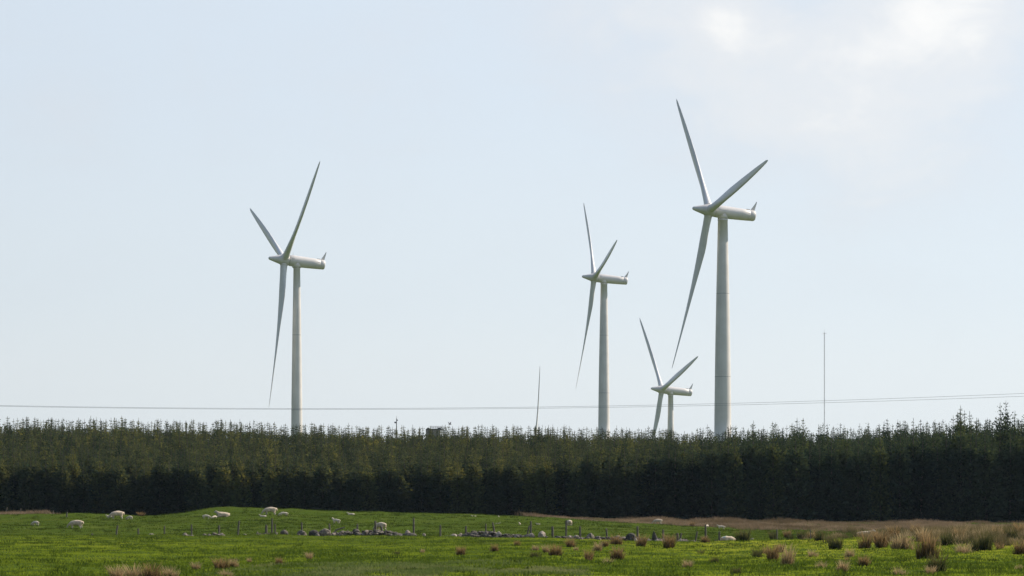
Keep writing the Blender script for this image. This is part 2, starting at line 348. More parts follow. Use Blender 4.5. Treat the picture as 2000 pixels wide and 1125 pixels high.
# rough grey-green sward at the bottom centre and right
x, D, px = scatter(26000, 91, 122, 380, 1150, seed=8)
k = (rng.uniform(0, 1, len(x)) < sstep(118 - 20 * ((px - 800) / 400) ** 2 + 7 * vnoise(x, D, 4, 41) - D, -6, 12)) & (vnoise(x, D, 1.4, 43) > -.35); x, D = x[k], D[k]
V, T, tn, hh = blades(np.c_[x, D, height(x, D)], .10 + .08 * (.5 + .5 * vnoise(x, D, 1.7, 49)), .022, .4, 4, .08, np.clip(.5 + .4 * vnoise(x, D, 2.2, 42), 0, 1), 23)
o = new_obj('rough_grass', np_mesh('rough_grass', V, T, M_rough, {'tint': tn, 'h': hh})); tag(o, 'longer grey-green seeding grass along the bottom of the near pasture', 'grass', kind='stuff')
# brown moor grass before the plantation
x, D, px = scatter(68000, 285, 348, -400, 2400, seed=9)
moor_edge = np.interp(px, [-100, 90, 125, 1000, 1060, 1150, 1300, 1500, 1700, 2100], [308, 314, 352, 352, 330, 326, 316, 300, 296, 290])
k = D > moor_edge + 4 * vnoise(x, D, 3, 44); x, D, px = x[k], D[k], px[k]
hm = .33 + .22 * vnoise(x, D * .06, 2.6, 45) + .16 * vnoise(x, D * .3, 1.1, 46) + .1 * vnoise(x, D * .02, 9, 50) + .18 * (px < 130)
V, T, tn, hh = blades(np.c_[x, D, height(x, D)], np.clip(hm, .12, 1), .035, .22, 4, .12, np.clip(.45 + .4 * vnoise(x, D * .4, 2.0, 47) + .25 * vnoise(x, D, 7, 48), 0, 1), 24)
o = new_obj('moor_grass', np_mesh('moor_grass', V, T, M_moor, {'tint': tn, 'h': hh})); tag(o, 'band of dry reddish-brown moor grass at the foot of the plantation', 'grass', kind='stuff')
# ragged rush patches merging into one another on the right
M_ragged = grass_mat('ragged_rush', (.036, .054, .016), (.145, .115, .052), (.46, .34, .185), (.035, .042, .015), .42)
x, D, px = scatter(2600, 158, 290, 1450, 2380, seed=10)
k = (.55 * vnoise(x, D, 5.0, 51) + .35 * vnoise(x, D, 1.7, 54) + 1.25 * sstep(px, 1480, 1950) - .25 * sstep(-D, -200, -165)) > .68; x, D, px = x[k], D[k], px[k]
V, T, tn, hh = blades(np.c_[x, D, height(x, D)], np.clip(.50 + .22 * vnoise(x, D, 3, 53) + rng.normal(0, .12, len(x)), .2, .95), .022, .26, 60, rng.uniform(.10, .26, len(x)), np.clip(rng.normal(.55, .25, len(x)), 0, 1), 25, .2)
o = new_obj('rushes', np_mesh('rushes', V, T, M_ragged, {'tint': tn, 'h': hh})); tag(o, 'ragged straw and green rushes growing into one another on the right-hand bank', 'rushes', kind='stuff')

# ---------------------------------------------------------------- rush clumps
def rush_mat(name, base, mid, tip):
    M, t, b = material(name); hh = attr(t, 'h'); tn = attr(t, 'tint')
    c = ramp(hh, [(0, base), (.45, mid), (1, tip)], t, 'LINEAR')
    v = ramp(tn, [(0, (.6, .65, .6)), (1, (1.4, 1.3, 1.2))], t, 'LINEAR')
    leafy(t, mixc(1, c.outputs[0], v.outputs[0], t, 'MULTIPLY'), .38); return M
RM = {'g': rush_mat('green_rush', (.018, .028, .010), (.036, .052, .018), (.17, .15, .06)),
      'b': rush_mat('brown_rush', (.03, .032, .014), (.105, .074, .032), (.42, .28, .14)),
      's': rush_mat('straw_rush', (.05, .05, .022), (.24, .175, .088), (.58, .44, .26))}
def rush_mesh(kind, seed, nb=460):
    r = np.random.default_rng(seed)
    # unit clump: radius .45, height 1
    n = nb; rr = np.sqrt(r.uniform(0, 1, n)) * .17; a = r.uniform(0, 2 * np.pi, n)
    base = np.c_[rr * np.cos(a), rr * np.sin(a), np.zeros(n) - .06]
    ln = np.clip(rr * 1.3 + np.abs(r.normal(0, .17, n)), 0, 1.0); a2 = a + r.normal(0, .5, n); H = r.uniform(.35, 1.0, n) ** 1.2
    nc = r.integers(2, 5); cxy = np.r_[[[0, 0]], r.normal(0, .17, (nc, 2))]; chh = np.r_[1, r.uniform(.45, .85, nc)]; w_ = np.r_[2.2, np.ones(nc)]; w_ = w_ / w_.sum()
    ci = r.choice(nc + 1, n, p=w_); H = H * chh[ci]; base[:, :2] = base[:, :2] * (.6 + .4 * chh[ci])[:, None] + cxy[ci]
    d = np.c_[np.cos(a2) * np.sin(ln), np.sin(a2) * np.sin(ln), np.cos(ln)]; b_ = r.uniform(0, np.pi, n)
    side = np.c_[np.cos(b_), np.sin(b_), 0 * b_] * .011
    mid = base + d * (H * .6)[:, None]; top = mid + d * (H * .4)[:, None] + np.c_[np.cos(a2), np.sin(a2), -.5 + 0 * a2] * (H * .10)[:, None]
    V = np.stack([base - side, base + side, mid - side, mid + side, top - side * .3, top + side * .3], 1).reshape(-1, 3)
    i = np.arange(n)[:, None] * 6; T = np.concatenate([i + [0, 1, 3, 2], i + [2, 3, 5, 4]])
    return np_mesh('rush_clump', V, T, RM[kind], {'tint': np.repeat(r.uniform(0, 1, n), 6), 'h': np.tile([0, 0, .6, .6, 1, 1], n)})
RUSH = {(k, i): rush_mesh(k, 60 + i + 10 * j) for j, k in enumerate('gbs') for i in range(4)}
# photo column, base row, height in photo pixels, width / height, kind, label
rushes = [
 (900, 1086, 24, .9, 'b', 'dark rush clump alone in the bright grass below the long rubble wall'),
 (966, 1079, 20, .8, 'b', 'small brown rush clump second from left in the bright grass below the wall'),
 (1010, 1070, 16, .7, 'b', 'small rush clump just below the post beside the slanting rail'),
 (1043, 1091, 22, 1, 'g', 'low dark green rush clump in front of the reddish clump below the round white stone'),
 (1085, 1087, 30, .8, 'b', 'reddish rush clump below the round white stone'),
 (1066, 1080, 20, .8, 's', 'pale rush clump touching the left side of the reddish clump below the round white stone'),
 (1046, 1077, 16, .9, 's', 'faint pale rush clump under the leaning post and the tall post'),
 (1114, 1070, 24, 1, 'b', 'brown rush clump at the wall foot under the tallest middle post'),
 (1126, 1076, 12, .8, 's', 'tiny straw-coloured rush tuft right of the clump at the wall foot'),
 (1150, 1096, 30, .7, 'b', 'brown rush clump leaning right in the open grass left of the darkest middle clump'),
 (1168, 1075, 24, .7, 's', 'tawny rush clump in front of the low wall beside the three pale stones'),
 (1182, 1070, 22, .8, 'b', 'brown rush clump growing against the low wall under the short grey post'),
 (1206, 1093, 34, .7, 'b', 'tall dark brown rush clump in the middle of the bright grass'),
 (1188, 1104, 24, .9, 's', 'faded pinkish rush clump in front of the tall dark brown middle clump'),
 (1203, 1066, 28, .8, 'b', 'brown rush clump at the left end of the dark boulder heap'),
 (1254, 1068, 30, .8, 'b', 'rush clump leaning right between the dark boulder heap and the pointed boulder'),
 (1308, 1071, 34, .8, 'b', 'tall reddish rush clump right of the post beside the pointed boulder'),
 (1370, 1083, 16, 1, 'g', 'small dark rush tuft in the grass left of the marked sheep'),
 (1398, 1103, 18, .9, 'g', 'small green rush tuft in the grass straight below the marked sheep'),
 (1345, 1111, 24, 1, 's', 'brownish low rush clump at lower middle right'),
 (1377, 1062, 18, 1, 'b', 'round rusty rush clump at the foot of the tall post left of the marked sheep'),
 (1453, 1060, 34, .9, 'g', 'large dark green rush clump right of the marked sheep with brown peak'),
 (1480, 1091, 26, 1, 'g', 'dark rush clump in the open grass right of the marked sheep'),
 (1496, 1083, 22, .9, 'b', 'brown rush clump behind the right shoulder of the open-grass dark clump'),
 (1508, 1097, 40, .7, 'b', 'brown rush clump left of the tallest shaggy clump in the open grass'),
 (1539, 1106, 54, .45, 's', 'tallest shaggy tawny rush clump standing in the open grass'),
 (1524, 1080, 22, .8, 'b', 'small brown rush clump behind the tallest shaggy clump'),
 (1510, 1056, 26, .9, 'g', 'green rush clump with straw tips left of the pale thin post'),
 (1537, 1052, 20, .9, 'b', 'brown rush clump right of the pale thin post'),
 (1565, 1056, 24, .9, 'g', 'dark green rush clump on the field edge left of the thin short post'),
 (1584, 1055, 24, .8, 'b', 'brown rush clump at the foot of the thin short post'),
 (1602, 1060, 26, .8, 'g', 'dark green rush clump leaning right after the thin short post'),
 (1586, 1091, 24, .8, 's', 'thin tawny rush tuft in the grass below the thin short post'),
 (1634, 1075, 34, .9, 'g', 'very dark green rounded rush clump with shadow on its left'),
 (1660, 1088, 26, .7, 's', 'small tawny rush tuft below the very dark green rounded clump'),
 (1691, 1070, 40, .7, 'b', 'upright rusty rush clump hiding a lying sheep'),
 (1722, 1069, 44, .9, 'b', 'broad rusty rush clump right of the half-hidden lying sheep'),
 (1745, 1056, 34, .9, 'b', 'orange-brown rush clump behind the broad rusty clump'),
 (1762, 1077, 44, 1, 's', 'wide straw-coloured rush clump with dark green foot'),
 (1788, 1046, 30, .7, 'b', 'dark peaked rush clump standing highest on the brown bank'),
 (1812, 1095, 70, .42, 'b', 'tallest rush clump at right with long rusty stems'),
 (1800, 1062, 36, .9, 's', 'straw-tipped rush clump behind the tallest right clump'),
 (1833, 1118, 44, .9, 'g', 'big dark rush clump below the tallest right clump'),
 (1818, 1124, 26, 1, 's', 'low brown rush clump on the bottom edge under the tallest right clump'),
 (1850, 1066, 32, 1.1, 'g', 'green rush clump in the gap right of the tallest right clump'),
 (1872, 1060, 34, .9, 'b', 'brown rush clump with fine stems behind the gap at right'),
 (1882, 1086, 36, 1, 's', 'broad straw rush clump left of the dark spiky clump at right'),
 (1908, 1078, 32, .9, 'g', 'low dark green rush clump joining the dark spiky clump at right'),
 (1925, 1081, 50, .6, 'g', 'dark spiky rush clump with pale peak at right'),
 (1948, 1052, 34, .8, 'b', 'upright brown rush clump on the skyline near the right edge'),
 (1953, 1078, 24, .9, 'b', 'small brown rush clump right of the dark spiky clump'),
 (1972, 1056, 34, .9, 'g', 'dark rush clump on the skyline third from the right edge'),
 (1992, 1052, 38, .9, 'b', 'rusty rush clump on the skyline touching the right edge'),
 (1994, 1088, 40, .8, 'b', 'tall brown rush clump cut by the right edge'),
 (1605, 1115, 24, .9, 's', 'pale brown rush clump near the bottom right of centre'),
 (1648, 1124, 30, 1, 's', 'washed-out tawny rush clump on the bottom edge'),
 (1688, 1112, 26, .9, 'b', 'brown rush clump low in the right-hand grass'),
 (1655, 1098, 16, .8, 'b', 'tiny brown rush tuft above the low right-hand brown clump'),
 (1755, 1124, 26, 1, 's', 'flat straw rush clump at the bottom edge left of the big dark clump'),
 (1440, 1122, 20, 1, 'g', 'low green rush tuft on the bottom edge below the marked sheep'),
 (1990, 1116, 18, .9, 's', 'small tawny rush tuft in the bottom right corner'),
 (228, 1130, 34, 1.2, 's', 'left part of the broad tawny rush patch at the bottom left'),
 (262, 1131, 40, 1.2, 's', 'middle of the broad tawny rush patch at the bottom left'),
 (296, 1131, 40, 1.1, 'b', 'brown right-centre part of the tawny rush patch at the bottom left'),
 (330, 1128, 32, 1.1, 's', 'right end of the broad tawny rush patch at the bottom left'),
 (382, 1113, 20, 1.2, 's', 'faded rush clump left of the shaggy brown clump at lower left'),
 (432, 1112, 32, 1.1, 'b', 'shaggy brown rush clump at lower left'),
 (455, 1108, 22, 1, 's', 'smaller tawny rush clump touching the shaggy brown one at lower left'),
 (440, 1128, 22, 1.5, 's', 'tawny rush clump on the bottom edge under the shaggy brown one'),
 (487, 1103, 14, .9, 's', 'tiny tawny rush tuft between the shaggy clump and the dark tuft'),
 (545, 1106, 19, .9, 'b', 'small dark brown rush tuft on its own at lower left of centre'),
 (604, 1095, 18, 1.1, 's', 'small pale reddish rush tuft on its own left of centre'),
 (776, 1083, 12, 1.2, 'g', 'faint low green rush tuft below the long rubble wall'),
 (826, 1081, 12, .9, 's', 'faint narrow rush tuft below the gap in the rubble wall'),
 (275, 1007, 11, 1.6, 'b', 'low brown bush-like clump in the dip left of the green mound'),
 (1352, 1028, 12, 1, 'b', 'dark rush clump in the brown band behind the back pasture'),
]
for i, (px_, py_, hp, wr, kd, lb) in enumerate(rushes):
    p = at(px_, py_, 90.5); s = hp * 1.12 * p.y / F
    o = new_obj('rush_clump', RUSH[(kd, i % 4)], None, (p.x, p.y, p.z - .02)); ws = s * (.35 + .60 * wr)
    o.scale = (ws, ws, s); o.rotation_euler = (0, 0, random.uniform(0, 6.28))
    tag(o, lb, 'rush clump', 'clumps of rushes growing in the pasture')

# ---------------------------------------------------------------- stones
def stone_bm(bm, c, s, seed, rot=None):
    r = random.Random(seed); tmp = bmesh.new(); bmesh.ops.create_icosphere(tmp, subdivisions=2, radius=.5)
    ax = [Vector((r.uniform(-1, 1), r.uniform(-1, 1), r.uniform(-1, 1))).normalized() for _ in range(7)]
    cut = [r.uniform(.28, .44) for _ in ax]
    for v in tmp.verts:
        for a, k_ in zip(ax, cut):
            d = v.co.dot(a)
            if d > k_: v.co -= a * (d - k_) * .85
        v.co *= r.uniform(.97, 1.03)
    M = Matrix.Translation(c) @ (rot or Matrix.Rotation(r.uniform(0, 6.28), 4, 'Z') @ Matrix.Rotation(r.uniform(-.3, .3), 4, 'X')) @ Matrix.Diagonal((*s, 1))
    vm = {v: bm.verts.new(M @ v.co) for v in tmp.verts}
    for f in tmp.faces: bm.faces.new([vm[v] for v in f.verts])
    tmp.free()
def wall(pxs, hs, label, dens=1.0, mat=M_stone, depth=.9, ddd=0, seed=1, sz=(.14, .34)):
    """a run of tumbled stone along photo columns pxs with heights hs (photo pixels)"""
    r = random.Random(seed); bm = bmesh.new(); p0 = on_fence(pxs[0], ddd); n = int((pxs[-1] - pxs[0]) / 6300 * p0.y / .18 * dens * 6)
    for _ in range(n):
        u = r.uniform(pxs[0], pxs[-1]); hp = .72 * float(np.interp(u, pxs, hs)); D_ = float(fence_D(u)) + ddd + 0; h_ = hp * D_ / F
        q = r.gauss(0, .35); y_ = D_ + q * depth; x_ = (u - 1000) * D_ / F; zt = h_ * max(0, 1 - abs(q) * .9) * r.uniform(.0, 1)
        s = r.uniform(*sz) * (1 if r.random() > .15 else 1.4); g = height(x_, y_)[0]
        stone_bm(bm, (x_ - p0.x, y_ - p0.y, g + zt - p0.z + .02), (s * r.uniform(.9, 1.5), s, s * r.uniform(.5, .8)), r.random())
    o = bm_obj('stone_wall', bm, mat, loc=p0)
    return tag(o, label, 'stone wall', 'tumbled runs of dry stone wall between the two pastures')
wall([384, 400, 418, 437], [3, 9, 10, 8], 'short rubble heap of wall stones around the third post from the mound', seed=2)
wall([353, 362, 376], [4, 7, 3], 'tiny rubble heap at the foot of a post near the left end of the fence', seed=3, mat=M_stone)
wall([640, 660, 690, 740, 770, 790], [6, 11, 14, 14, 11, 4], 'long low dry stone wall below the standing ewe', 1.4, seed=4)
wall([505, 520, 535], [3, 4, 3], 'few flat stones at the foot of three clustered posts', seed=5)
wall([872, 890, 905], [3, 6, 4], 'small stone heap left of the tallest rubble wall', seed=6, mat=M_stone)
wall([903, 925, 950, 985, 1012, 1030], [12, 19, 18, 14, 9, 5], 'tallest tumbled rubble wall in the middle behind the slanting rail', 1.6, seed=7)
wall([1086, 1115, 1145], [4, 6, 5], 'low scattered wall stones under the posts right of the round white stone', seed=8)
wall([1145, 1170, 1200, 1222], [6, 9, 9, 8], 'low rubble wall left of the dark boulder heap', seed=9, mat=M_stone)
wall([1222, 1240, 1258], [10, 12, 8], 'dark rubble under the big grey boulder', 1.2, seed=10, mat=M_darkstone)
wall([1262, 1280, 1300], [10, 13, 9], 'rubble around the pointed boulder', 1.4, seed=11)
wall([1300, 1330, 1372], [4, 6, 4], 'sparse low stones between leaning stakes right of the pointed boulder', .8, seed=12)
wall([1385, 1400, 1450], [4, 6, 3], 'low stones in front of the marked sheep', .7, seed=13, ddd=-1.5)
# photo column, width, height in photo px, material, distance offset, label
boulders = [
 (295, 13, 6, M_pale, 0, 'flat pale pinkish stone lying between two left fence posts'),
 (362, 8, 8, M_pale, -1, 'upright pale stone in the tiny left heap'),
 (478, 8, 5, M_pale, 0, 'small pale stone right of the leaning tall post'),
 (503, 4, 8, M_pale, 0, 'thin pale upright stone left of the clustered posts'),
 (540, 8, 6, M_pale, -1, 'small pale stone at the foot of the clustered posts'),
 (555, 15, 13, M_stone, 0, 'mossy grey boulder right of the clustered posts'),
 (590, 19, 15, M_stone, -.5, 'pyramid-shaped stone with a post rising behind it'),
 (582, 9, 8, M_darkstone, -1, 'dark low stone leaning on the pyramid-shaped stone'),
 (613, 20, 14, M_darkstone, 0, 'big rounded dark boulder left of the striped one'),
 (633, 24, 17, M_stone, -.5, 'largest rounded boulder at the left end of the long wall'),
 (620, 8, 7, M_pale, -1.5, 'small pale stone wedged between the two large rounded boulders'),
 (797, 12, 13, M_pale, 0, 'pinkish round stone on the dark hump beside the tall post'),
 (800, 26, 8, M_darkstone, -.8, 'long dark hump-shaped stone at the foot of the tall post'),
 (828, 7, 6, M_pale, 0, 'small white stone just right of the dark hump'),
 (886, 13, 8, M_pale, -.5, 'pinkish flat stone left of the tallest rubble wall'),
 (900, 8, 10, M_pale, .3, 'small pale stone on the rise left of the tallest rubble wall'),
 (949, 9, 18, M_pale, -.3, 'pale stone sitting on top of the tallest rubble wall'),
 (975, 12, 14, M_pale, -.3, 'pale capstone at the foot of the slanting rail'),
 (1038, 13, 10, M_pale, -1, 'whitish boulder at the foot of the tall post with the leaning one'),
 (1059, 15, 15, M_pale, -.5, 'large round white stone standing alone by the wall'),
 (1067, 7, 6, M_stone, -1.2, 'small grey stone touching the round white stone'),
 (1113, 11, 8, M_pale, -.3, 'first of three pale stones beside the tallest middle post'),
 (1126, 12, 9, M_pale, -.3, 'slanted pale stone between two posts in the middle'),
 (1135, 8, 6, M_pale, -1, 'small white stone at the foot of the short middle post'),
 (1154, 17, 15, M_stone, -.5, 'lumpy boulder with a lit top left of the low rubble wall'),
 (1148, 12, 9, M_darkstone, -1.2, 'dark slab leaning against the lumpy boulder'),
 (1232, 22, 17, M_darkstone, -.3, 'big grey boulder on the dark rubble'),
 (1241, 8, 9, M_pale, -1, 'small white stone right of the big grey boulder'),
 (1283, 9, 9, M_pale, -1.2, 'bright stone in front of the pointed boulder'),
 (1263, 8, 8, M_pale, -.6, 'pale stone left of the pointed boulder'),
 (1329, 6, 9, M_pale, -.6, 'small white upright stone between the leaning stakes'),
 (1360, 13, 5, M_pale, -.6, 'flat pinkish slab right of the leaning stakes'),
 (1401, 11, 7, M_pale, -.6, 'pale stone left of the marked sheep'),
 (1469, 7, 10, M_pale, -2, 'small white upright stone right of the large green rush clump'),
]
for i, (px_, wp, hp, mt, dd, lb) in enumerate(boulders):
    p = on_fence(px_, dd); k_ = p.y / F; bm = bmesh.new()
    stone_bm(bm, (0, 0, hp * k_ * .35), (wp * k_ * 1.15, wp * k_ * .9, hp * k_ * 1.35), 100 + i, Matrix.Rotation(random.uniform(-.3, .3), 4, 'Z'))
    tag(bm_obj('boulder', bm, mt, loc=p), lb, 'boulder', 'loose boulders along the broken wall')
# pointed boulder
p = on_fence(1280, -.5); k_ = p.y / F; bm = bmesh.new(); bmesh.ops.create_icosphere(bm, subdivisions=3, radius=1); r_ = random.Random(5)
for v in bm.verts:
    hz = (v.co.z + 1) / 2; tp = (1 - .80 * hz ** .8); v.co = Vector((v.co.x * 10 * k_ * tp - .5 * k_ * hz * 6, v.co.y * 8 * k_ * tp, hz * 27 * k_ - .1)) * r_.uniform(.985, 1.015)
tag(bm_obj('boulder', bm, M_darkstone, loc=p), 'dark pointed boulder rising above the right part of the broken wall', 'boulder', 'loose boulders along the broken wall')

# ---------------------------------------------------------------- fence posts
# column/row of the top, column/row of the base, thickness in photo px, distance (None = fence line), label
posts = [
 (14, 991, 10, 1008, 2.6, 338, 'pale leaning post at the far left edge behind the brown grass'),
 (41, 993, 38, 1008, 2.6, 338, 'pale leaning post second from the left edge behind the brown grass'),
 (104, 997, 104, 1008, 2.6, 330, 'dark short post at the right end of the left brown grass'),
 (131, 1000, 130, 1012, 3, 300, 'weathered post on the low bank above the left grazing ewe'),
 (180, 1042, 180, 1050, 4, None, 'very short stump at the left end of the near fence'),
 (230, 1026, 226, 1049, 3.4, None, 'leaning post first full-height one at the left of the near fence'),
 (270, 1032, 270, 1049, 3.6, None, 'dark upright post left of the flat pale stone'),
 (321, 1027, 321, 1048, 3, None, 'thin dark post right of the flat pale stone'),
 (374, 1024, 374, 1047, 3, None, 'pale-edged post beside the tiny left stone heap'),
 (428, 1026, 428, 1046, 3.6, None, 'short post standing in the short rubble heap'),
 (467, 1017, 464, 1044, 3.6, None, 'tall slightly leaning post right of the short rubble heap'),
 (520, 1025, 520, 1046, 5, None, 'thick dark weathered post at the left of the cluster of three'),
 (531.5, 1012, 531, 1046, 3.6, None, 'tallest post in the middle of the cluster of three'),
 (537.5, 1024, 537.5, 1045, 3, None, 'thin short post at the right of the cluster of three'),
 (589, 1020, 590, 1045, 3.2, None, 'post with pointed top behind the pyramid-shaped stone'),
 (643, 1023, 645, 1045, 3.4, None, 'post at the right side of the largest rounded boulder'),
 (698, 1023, 698, 1045, 3.4, None, 'post behind the middle of the long low wall'),
 (733, 1017, 734, 1045, 4, None, 'post standing in front of the head of the standing ewe'),
 (744, 1027, 748, 1045, 4, None, 'leaning dark post in front of the hind legs of the standing ewe'),
 (808, 1012, 808, 1044, 3.8, None, 'tall pale post beside the dark hump-shaped stone'),
 (860, 1025, 860, 1045, 3.6, None, 'post standing alone in the gap of the wall'),
 (910, 1027, 910, 1045, 4, None, 'short post at the left shoulder of the tallest rubble wall'),
 (949, 1023, 949, 1045, 3.2, None, 'post behind the peak of the tallest rubble wall'),
 (962, 1020, 968, 1046, 3.4, None, 'pale post slanting left behind the tallest rubble wall'),
 (1034, 1027, 1028, 1048, 3.2, None, 'dark post leaning against the tall post left of the round white stone'),
 (1037, 1018, 1036.5, 1050, 3.6, None, 'tall straight post left of the round white stone'),
 (1079, 1028, 1079.5, 1050, 4.4, None, 'thick pale short post right of the round white stone'),
 (1106, 1016, 1105.5, 1050, 3.8, None, 'tallest middle post beside the ewe seen end on'),
 (1133, 1028, 1133, 1050, 4, None, 'short post right of the three pale stones'),
 (1184, 1032, 1186, 1052, 3.6, None, 'short grey post behind the low rubble wall'),
 (1245, 1028, 1245, 1055, 4, None, 'post right of the big grey boulder'),
 (1295, 1034, 1295, 1057, 4, None, 'post right of the pointed boulder'),
 (1323, 1041, 1324, 1056, 5, None, 'short broken stake left of the slanting stake'),
 (1331, 1041, 1327, 1056, 3.6, None, 'slanting stake above the small white upright stone'),
 (1362, 1038, 1357, 1055, 3.4, None, 'stake leaning right between the stakes and the tall right post'),
 (1378, 1024, 1378, 1058, 3.8, None, 'tall right post above the round rusty rush clump'),
 (1405, 1038, 1405, 1060, 4, None, 'post touching the back of the marked sheep'),
 (1517, 1033, 1518, 1060, 2.8, None, 'pale thin post among the green rushes'),
 (1583, 1034, 1583, 1058, 2, None, 'thin short post at the right end of the near fence'),
]
for i, (tx, ty, bx, by, th, D_, lb) in enumerate(posts):
    if D_ is None: p = on_fence(bx, .4)
    else: x_ = (bx - 1000) * D_ / F; p = Vector((x_, D_, height(x_, D_)[0]))
    k_ = p.y / F; r = th * k_ / 2; top = Vector(((tx - bx) * k_, 0, (YH - ty) * k_ - p.z)); bm = bmesh.new()
    tmp = tube(bm, [Vector((0, 0, -.3)), top * .5, top * .94, top], [r * 1.05, r, r * .96, r * .72], 8)
    for v in bm.verts: v.co += Vector((random.uniform(-1, 1), random.uniform(-1, 1), 0)) * r * .08
    tag(bm_obj('fence_post', bm, M_post, loc=p), lb, 'fence post', 'old wooden fence posts along the pasture wall' if D_ is None else 'old wooden posts of the far fence')
p = on_fence(645, .9); k_ = p.y / F; bm = bmesh.new()
tube(bm, [Vector((0, 0, .05)), Vector((13 * k_, .1, (YH - 1034.5) * k_ - p.z)), Vector((28 * k_, .2, (YH - 1030) * k_ - p.z))], [.06, .06, .045], 8)
tag(bm_obj('wooden_rail', bm, M_post, loc=p), 'dark fallen rail sloping up from the largest rounded boulder', 'rail')

# ---------------------------------------------------------------- sheep
def sheep_mesh(pose, lamb, mats, seed=0):
    """skinned body heading -X, feet at z 0; height about .8 at withers for a ewe"""
    k = 1.0; V = []; E = []; Rr = []; 
    def add(co, r, par=None):
        V.append(Vector(co)); Rr.append(r); i = len(V) - 1
        if par is not None: E.append((par, i))
        return i
    lg = .30 if pose != 'lie' else .02
    fat = .74 if lamb else 1.08; zb = lg + (.27 if not lamb else .21)
    hip = add((.42, 0, zb + .02), (.235 * fat, .25 * fat)); ru = add((.56, 0, zb), (.17 * fat, .17 * fat), hip)
    b1_ = add((.14, 0, zb), (.27 * fat, .27 * fat), hip); b2_ = add((-.16, 0, zb), (.27 * fat, .27 * fat), b1_); ch = add((-.42, 0, zb + .02), (.225 * fat, .23 * fat), b2_)
    tail = add((.66, 0, zb - .16), (.045, .045), ru)
    if pose == 'graze':
        n1_ = add((-.60, 0, zb - .10), (.14 * fat, .14 * fat), ch); n2_ = add((-.74, .02, zb - .30), (.10, .10), n1_); hd = add((-.80, .02, max(.20, zb - .44)), (.095, .095), n2_); mz = add((-.86, .02, .07), (.055, .05), hd)
        ea = hd
    else:
        n1_ = add((-.56, 0, zb + .13), (.17 * fat, .16 * fat), ch); n2_ = add((-.65, .02, zb + .24), (.13 * fat, .12 * fat), n1_); hd = add((-.72, .03, zb + .30), (.105, .10), n2_); mz = add((-.90, .05, zb + .21), (.06, .055), hd)
        ea = hd
    for s in (-1, 1):
        add(V[ea] + Vector((.03, s * .15, .03 if pose != 'graze' else .05)), (.025, .02), ea)
    if pose != 'lie':
        for s in (-1, 1):
            a = add((-.38, s * .13 * fat, zb - .16), (.10, .10), ch); b_ = add((-.37, s * .13 * fat, lg * .52), (.050, .050), a); c_ = add((-.36, s * .13 * fat, .10), (.034, .034), b_); add((-.38, s * .13 * fat, .015), (.042, .04), c_)
            off = .05 * s
            a = add((.40 + off, s * .13 * fat, zb - .14), (.13, .12), hip); b_ = add((.36 + off, s * .13 * fat, lg * .80), (.075, .075), a); c_ = add((.47 + off, s * .13 * fat, lg * .50), (.045, .045), b_); d_ = add((.43 + off, s * .13 * fat, .09), (.034, .034), c_); add((.41 + off, s * .13 * fat, .015), (.042, .04), d_)
    else:
        for s in (-1, 1):
            a = add((-.42, s * .18, .12), (.075, .07), ch); add((-.62, s * .17, .05), (.04, .04), a)
            a = add((.38, s * .20, .13), (.11, .10), hip); add((.18, s * .26, .05), (.045, .045), a)
    me = bpy.data.meshes.new('sk'); me.from_pydata([tuple(v) for v in V], E, []); me.update()
    o = bpy.data.objects.new('sk', me); link(o)
    m = o.modifiers.new('skin', 'SKIN'); m.branch_smoothing = .4; m.use_smooth_shade = True
    for i, rr in enumerate(Rr): me.skin_vertices[0].data[i].radius = rr; me.skin_vertices[0].data[i].use_root = (i == 0)
    s = o.modifiers.new('ss', 'SUBSURF'); s.levels = 2; s.render_levels = 2
    dg = C.evaluated_depsgraph_get(); ev = o.evaluated_get(dg); out_ = bpy.data.meshes.new_from_object(ev)
    bpy.data.objects.remove(o); bpy.data.meshes.remove(me)
    out_.name = 'lamb' if lamb else 'sheep'; out_.materials.clear()
    for mm in mats: out_.materials.append(mm)
    r = random.Random(seed); n = len(out_.vertices); co = np.empty(n * 3, np.float32); out_.vertices.foreach_get('co', co); co = co.reshape(-1, 3)
    co[:, 2] -= co[:, 2].min() if pose != 'lie' else co[:, 2].min() * .6
    wool_ = (co[:, 0] > -.58) & (co[:, 2] > lg * .85)
    no = np.empty(n * 3, np.float32); out_.vertices.foreach_get('normal', no); no = no.reshape(-1, 3)
    dn = (.022 * vnoise(co[:, 0] * 1 + co[:, 2] * 1.7, co[:, 1] + co[:, 2], .13, seed) + .015 * vnoise(co[:, 0] + 9, co[:, 2] + co[:, 1] * 1.3, .06, seed + 1)) * wool_
    co = co + no * dn[:, None]; out_.vertices.foreach_set('co', co.ravel())
    hx = V[hd].x + .05
    for p_ in out_.polygons:
        c_ = p_.center; p_.use_smooth = True
        if c_.x < hx or (c_.z < lg * .72 and pose != 'lie') or (c_.x < hx + .12 and abs(c_.y) > .1): p_.material_index = 1
        elif len(mats) > 2 and .30 < c_.x < .52 and c_.z > zb + .08 and abs(c_.y) > .06: p_.material_index = 2
    return out_
SH = {}
def get_sheep(pose, lamb, face, mark=False):
    key = (pose, lamb, face, mark)
    if key not in SH:
        mats = [M_lamb if lamb else M_wool, M_dface if face == 'd' else M_face] + ([M_mark] if mark else [])
        SH[key] = sheep_mesh(pose, lamb, mats, len(SH) + 3)
    return SH[key]
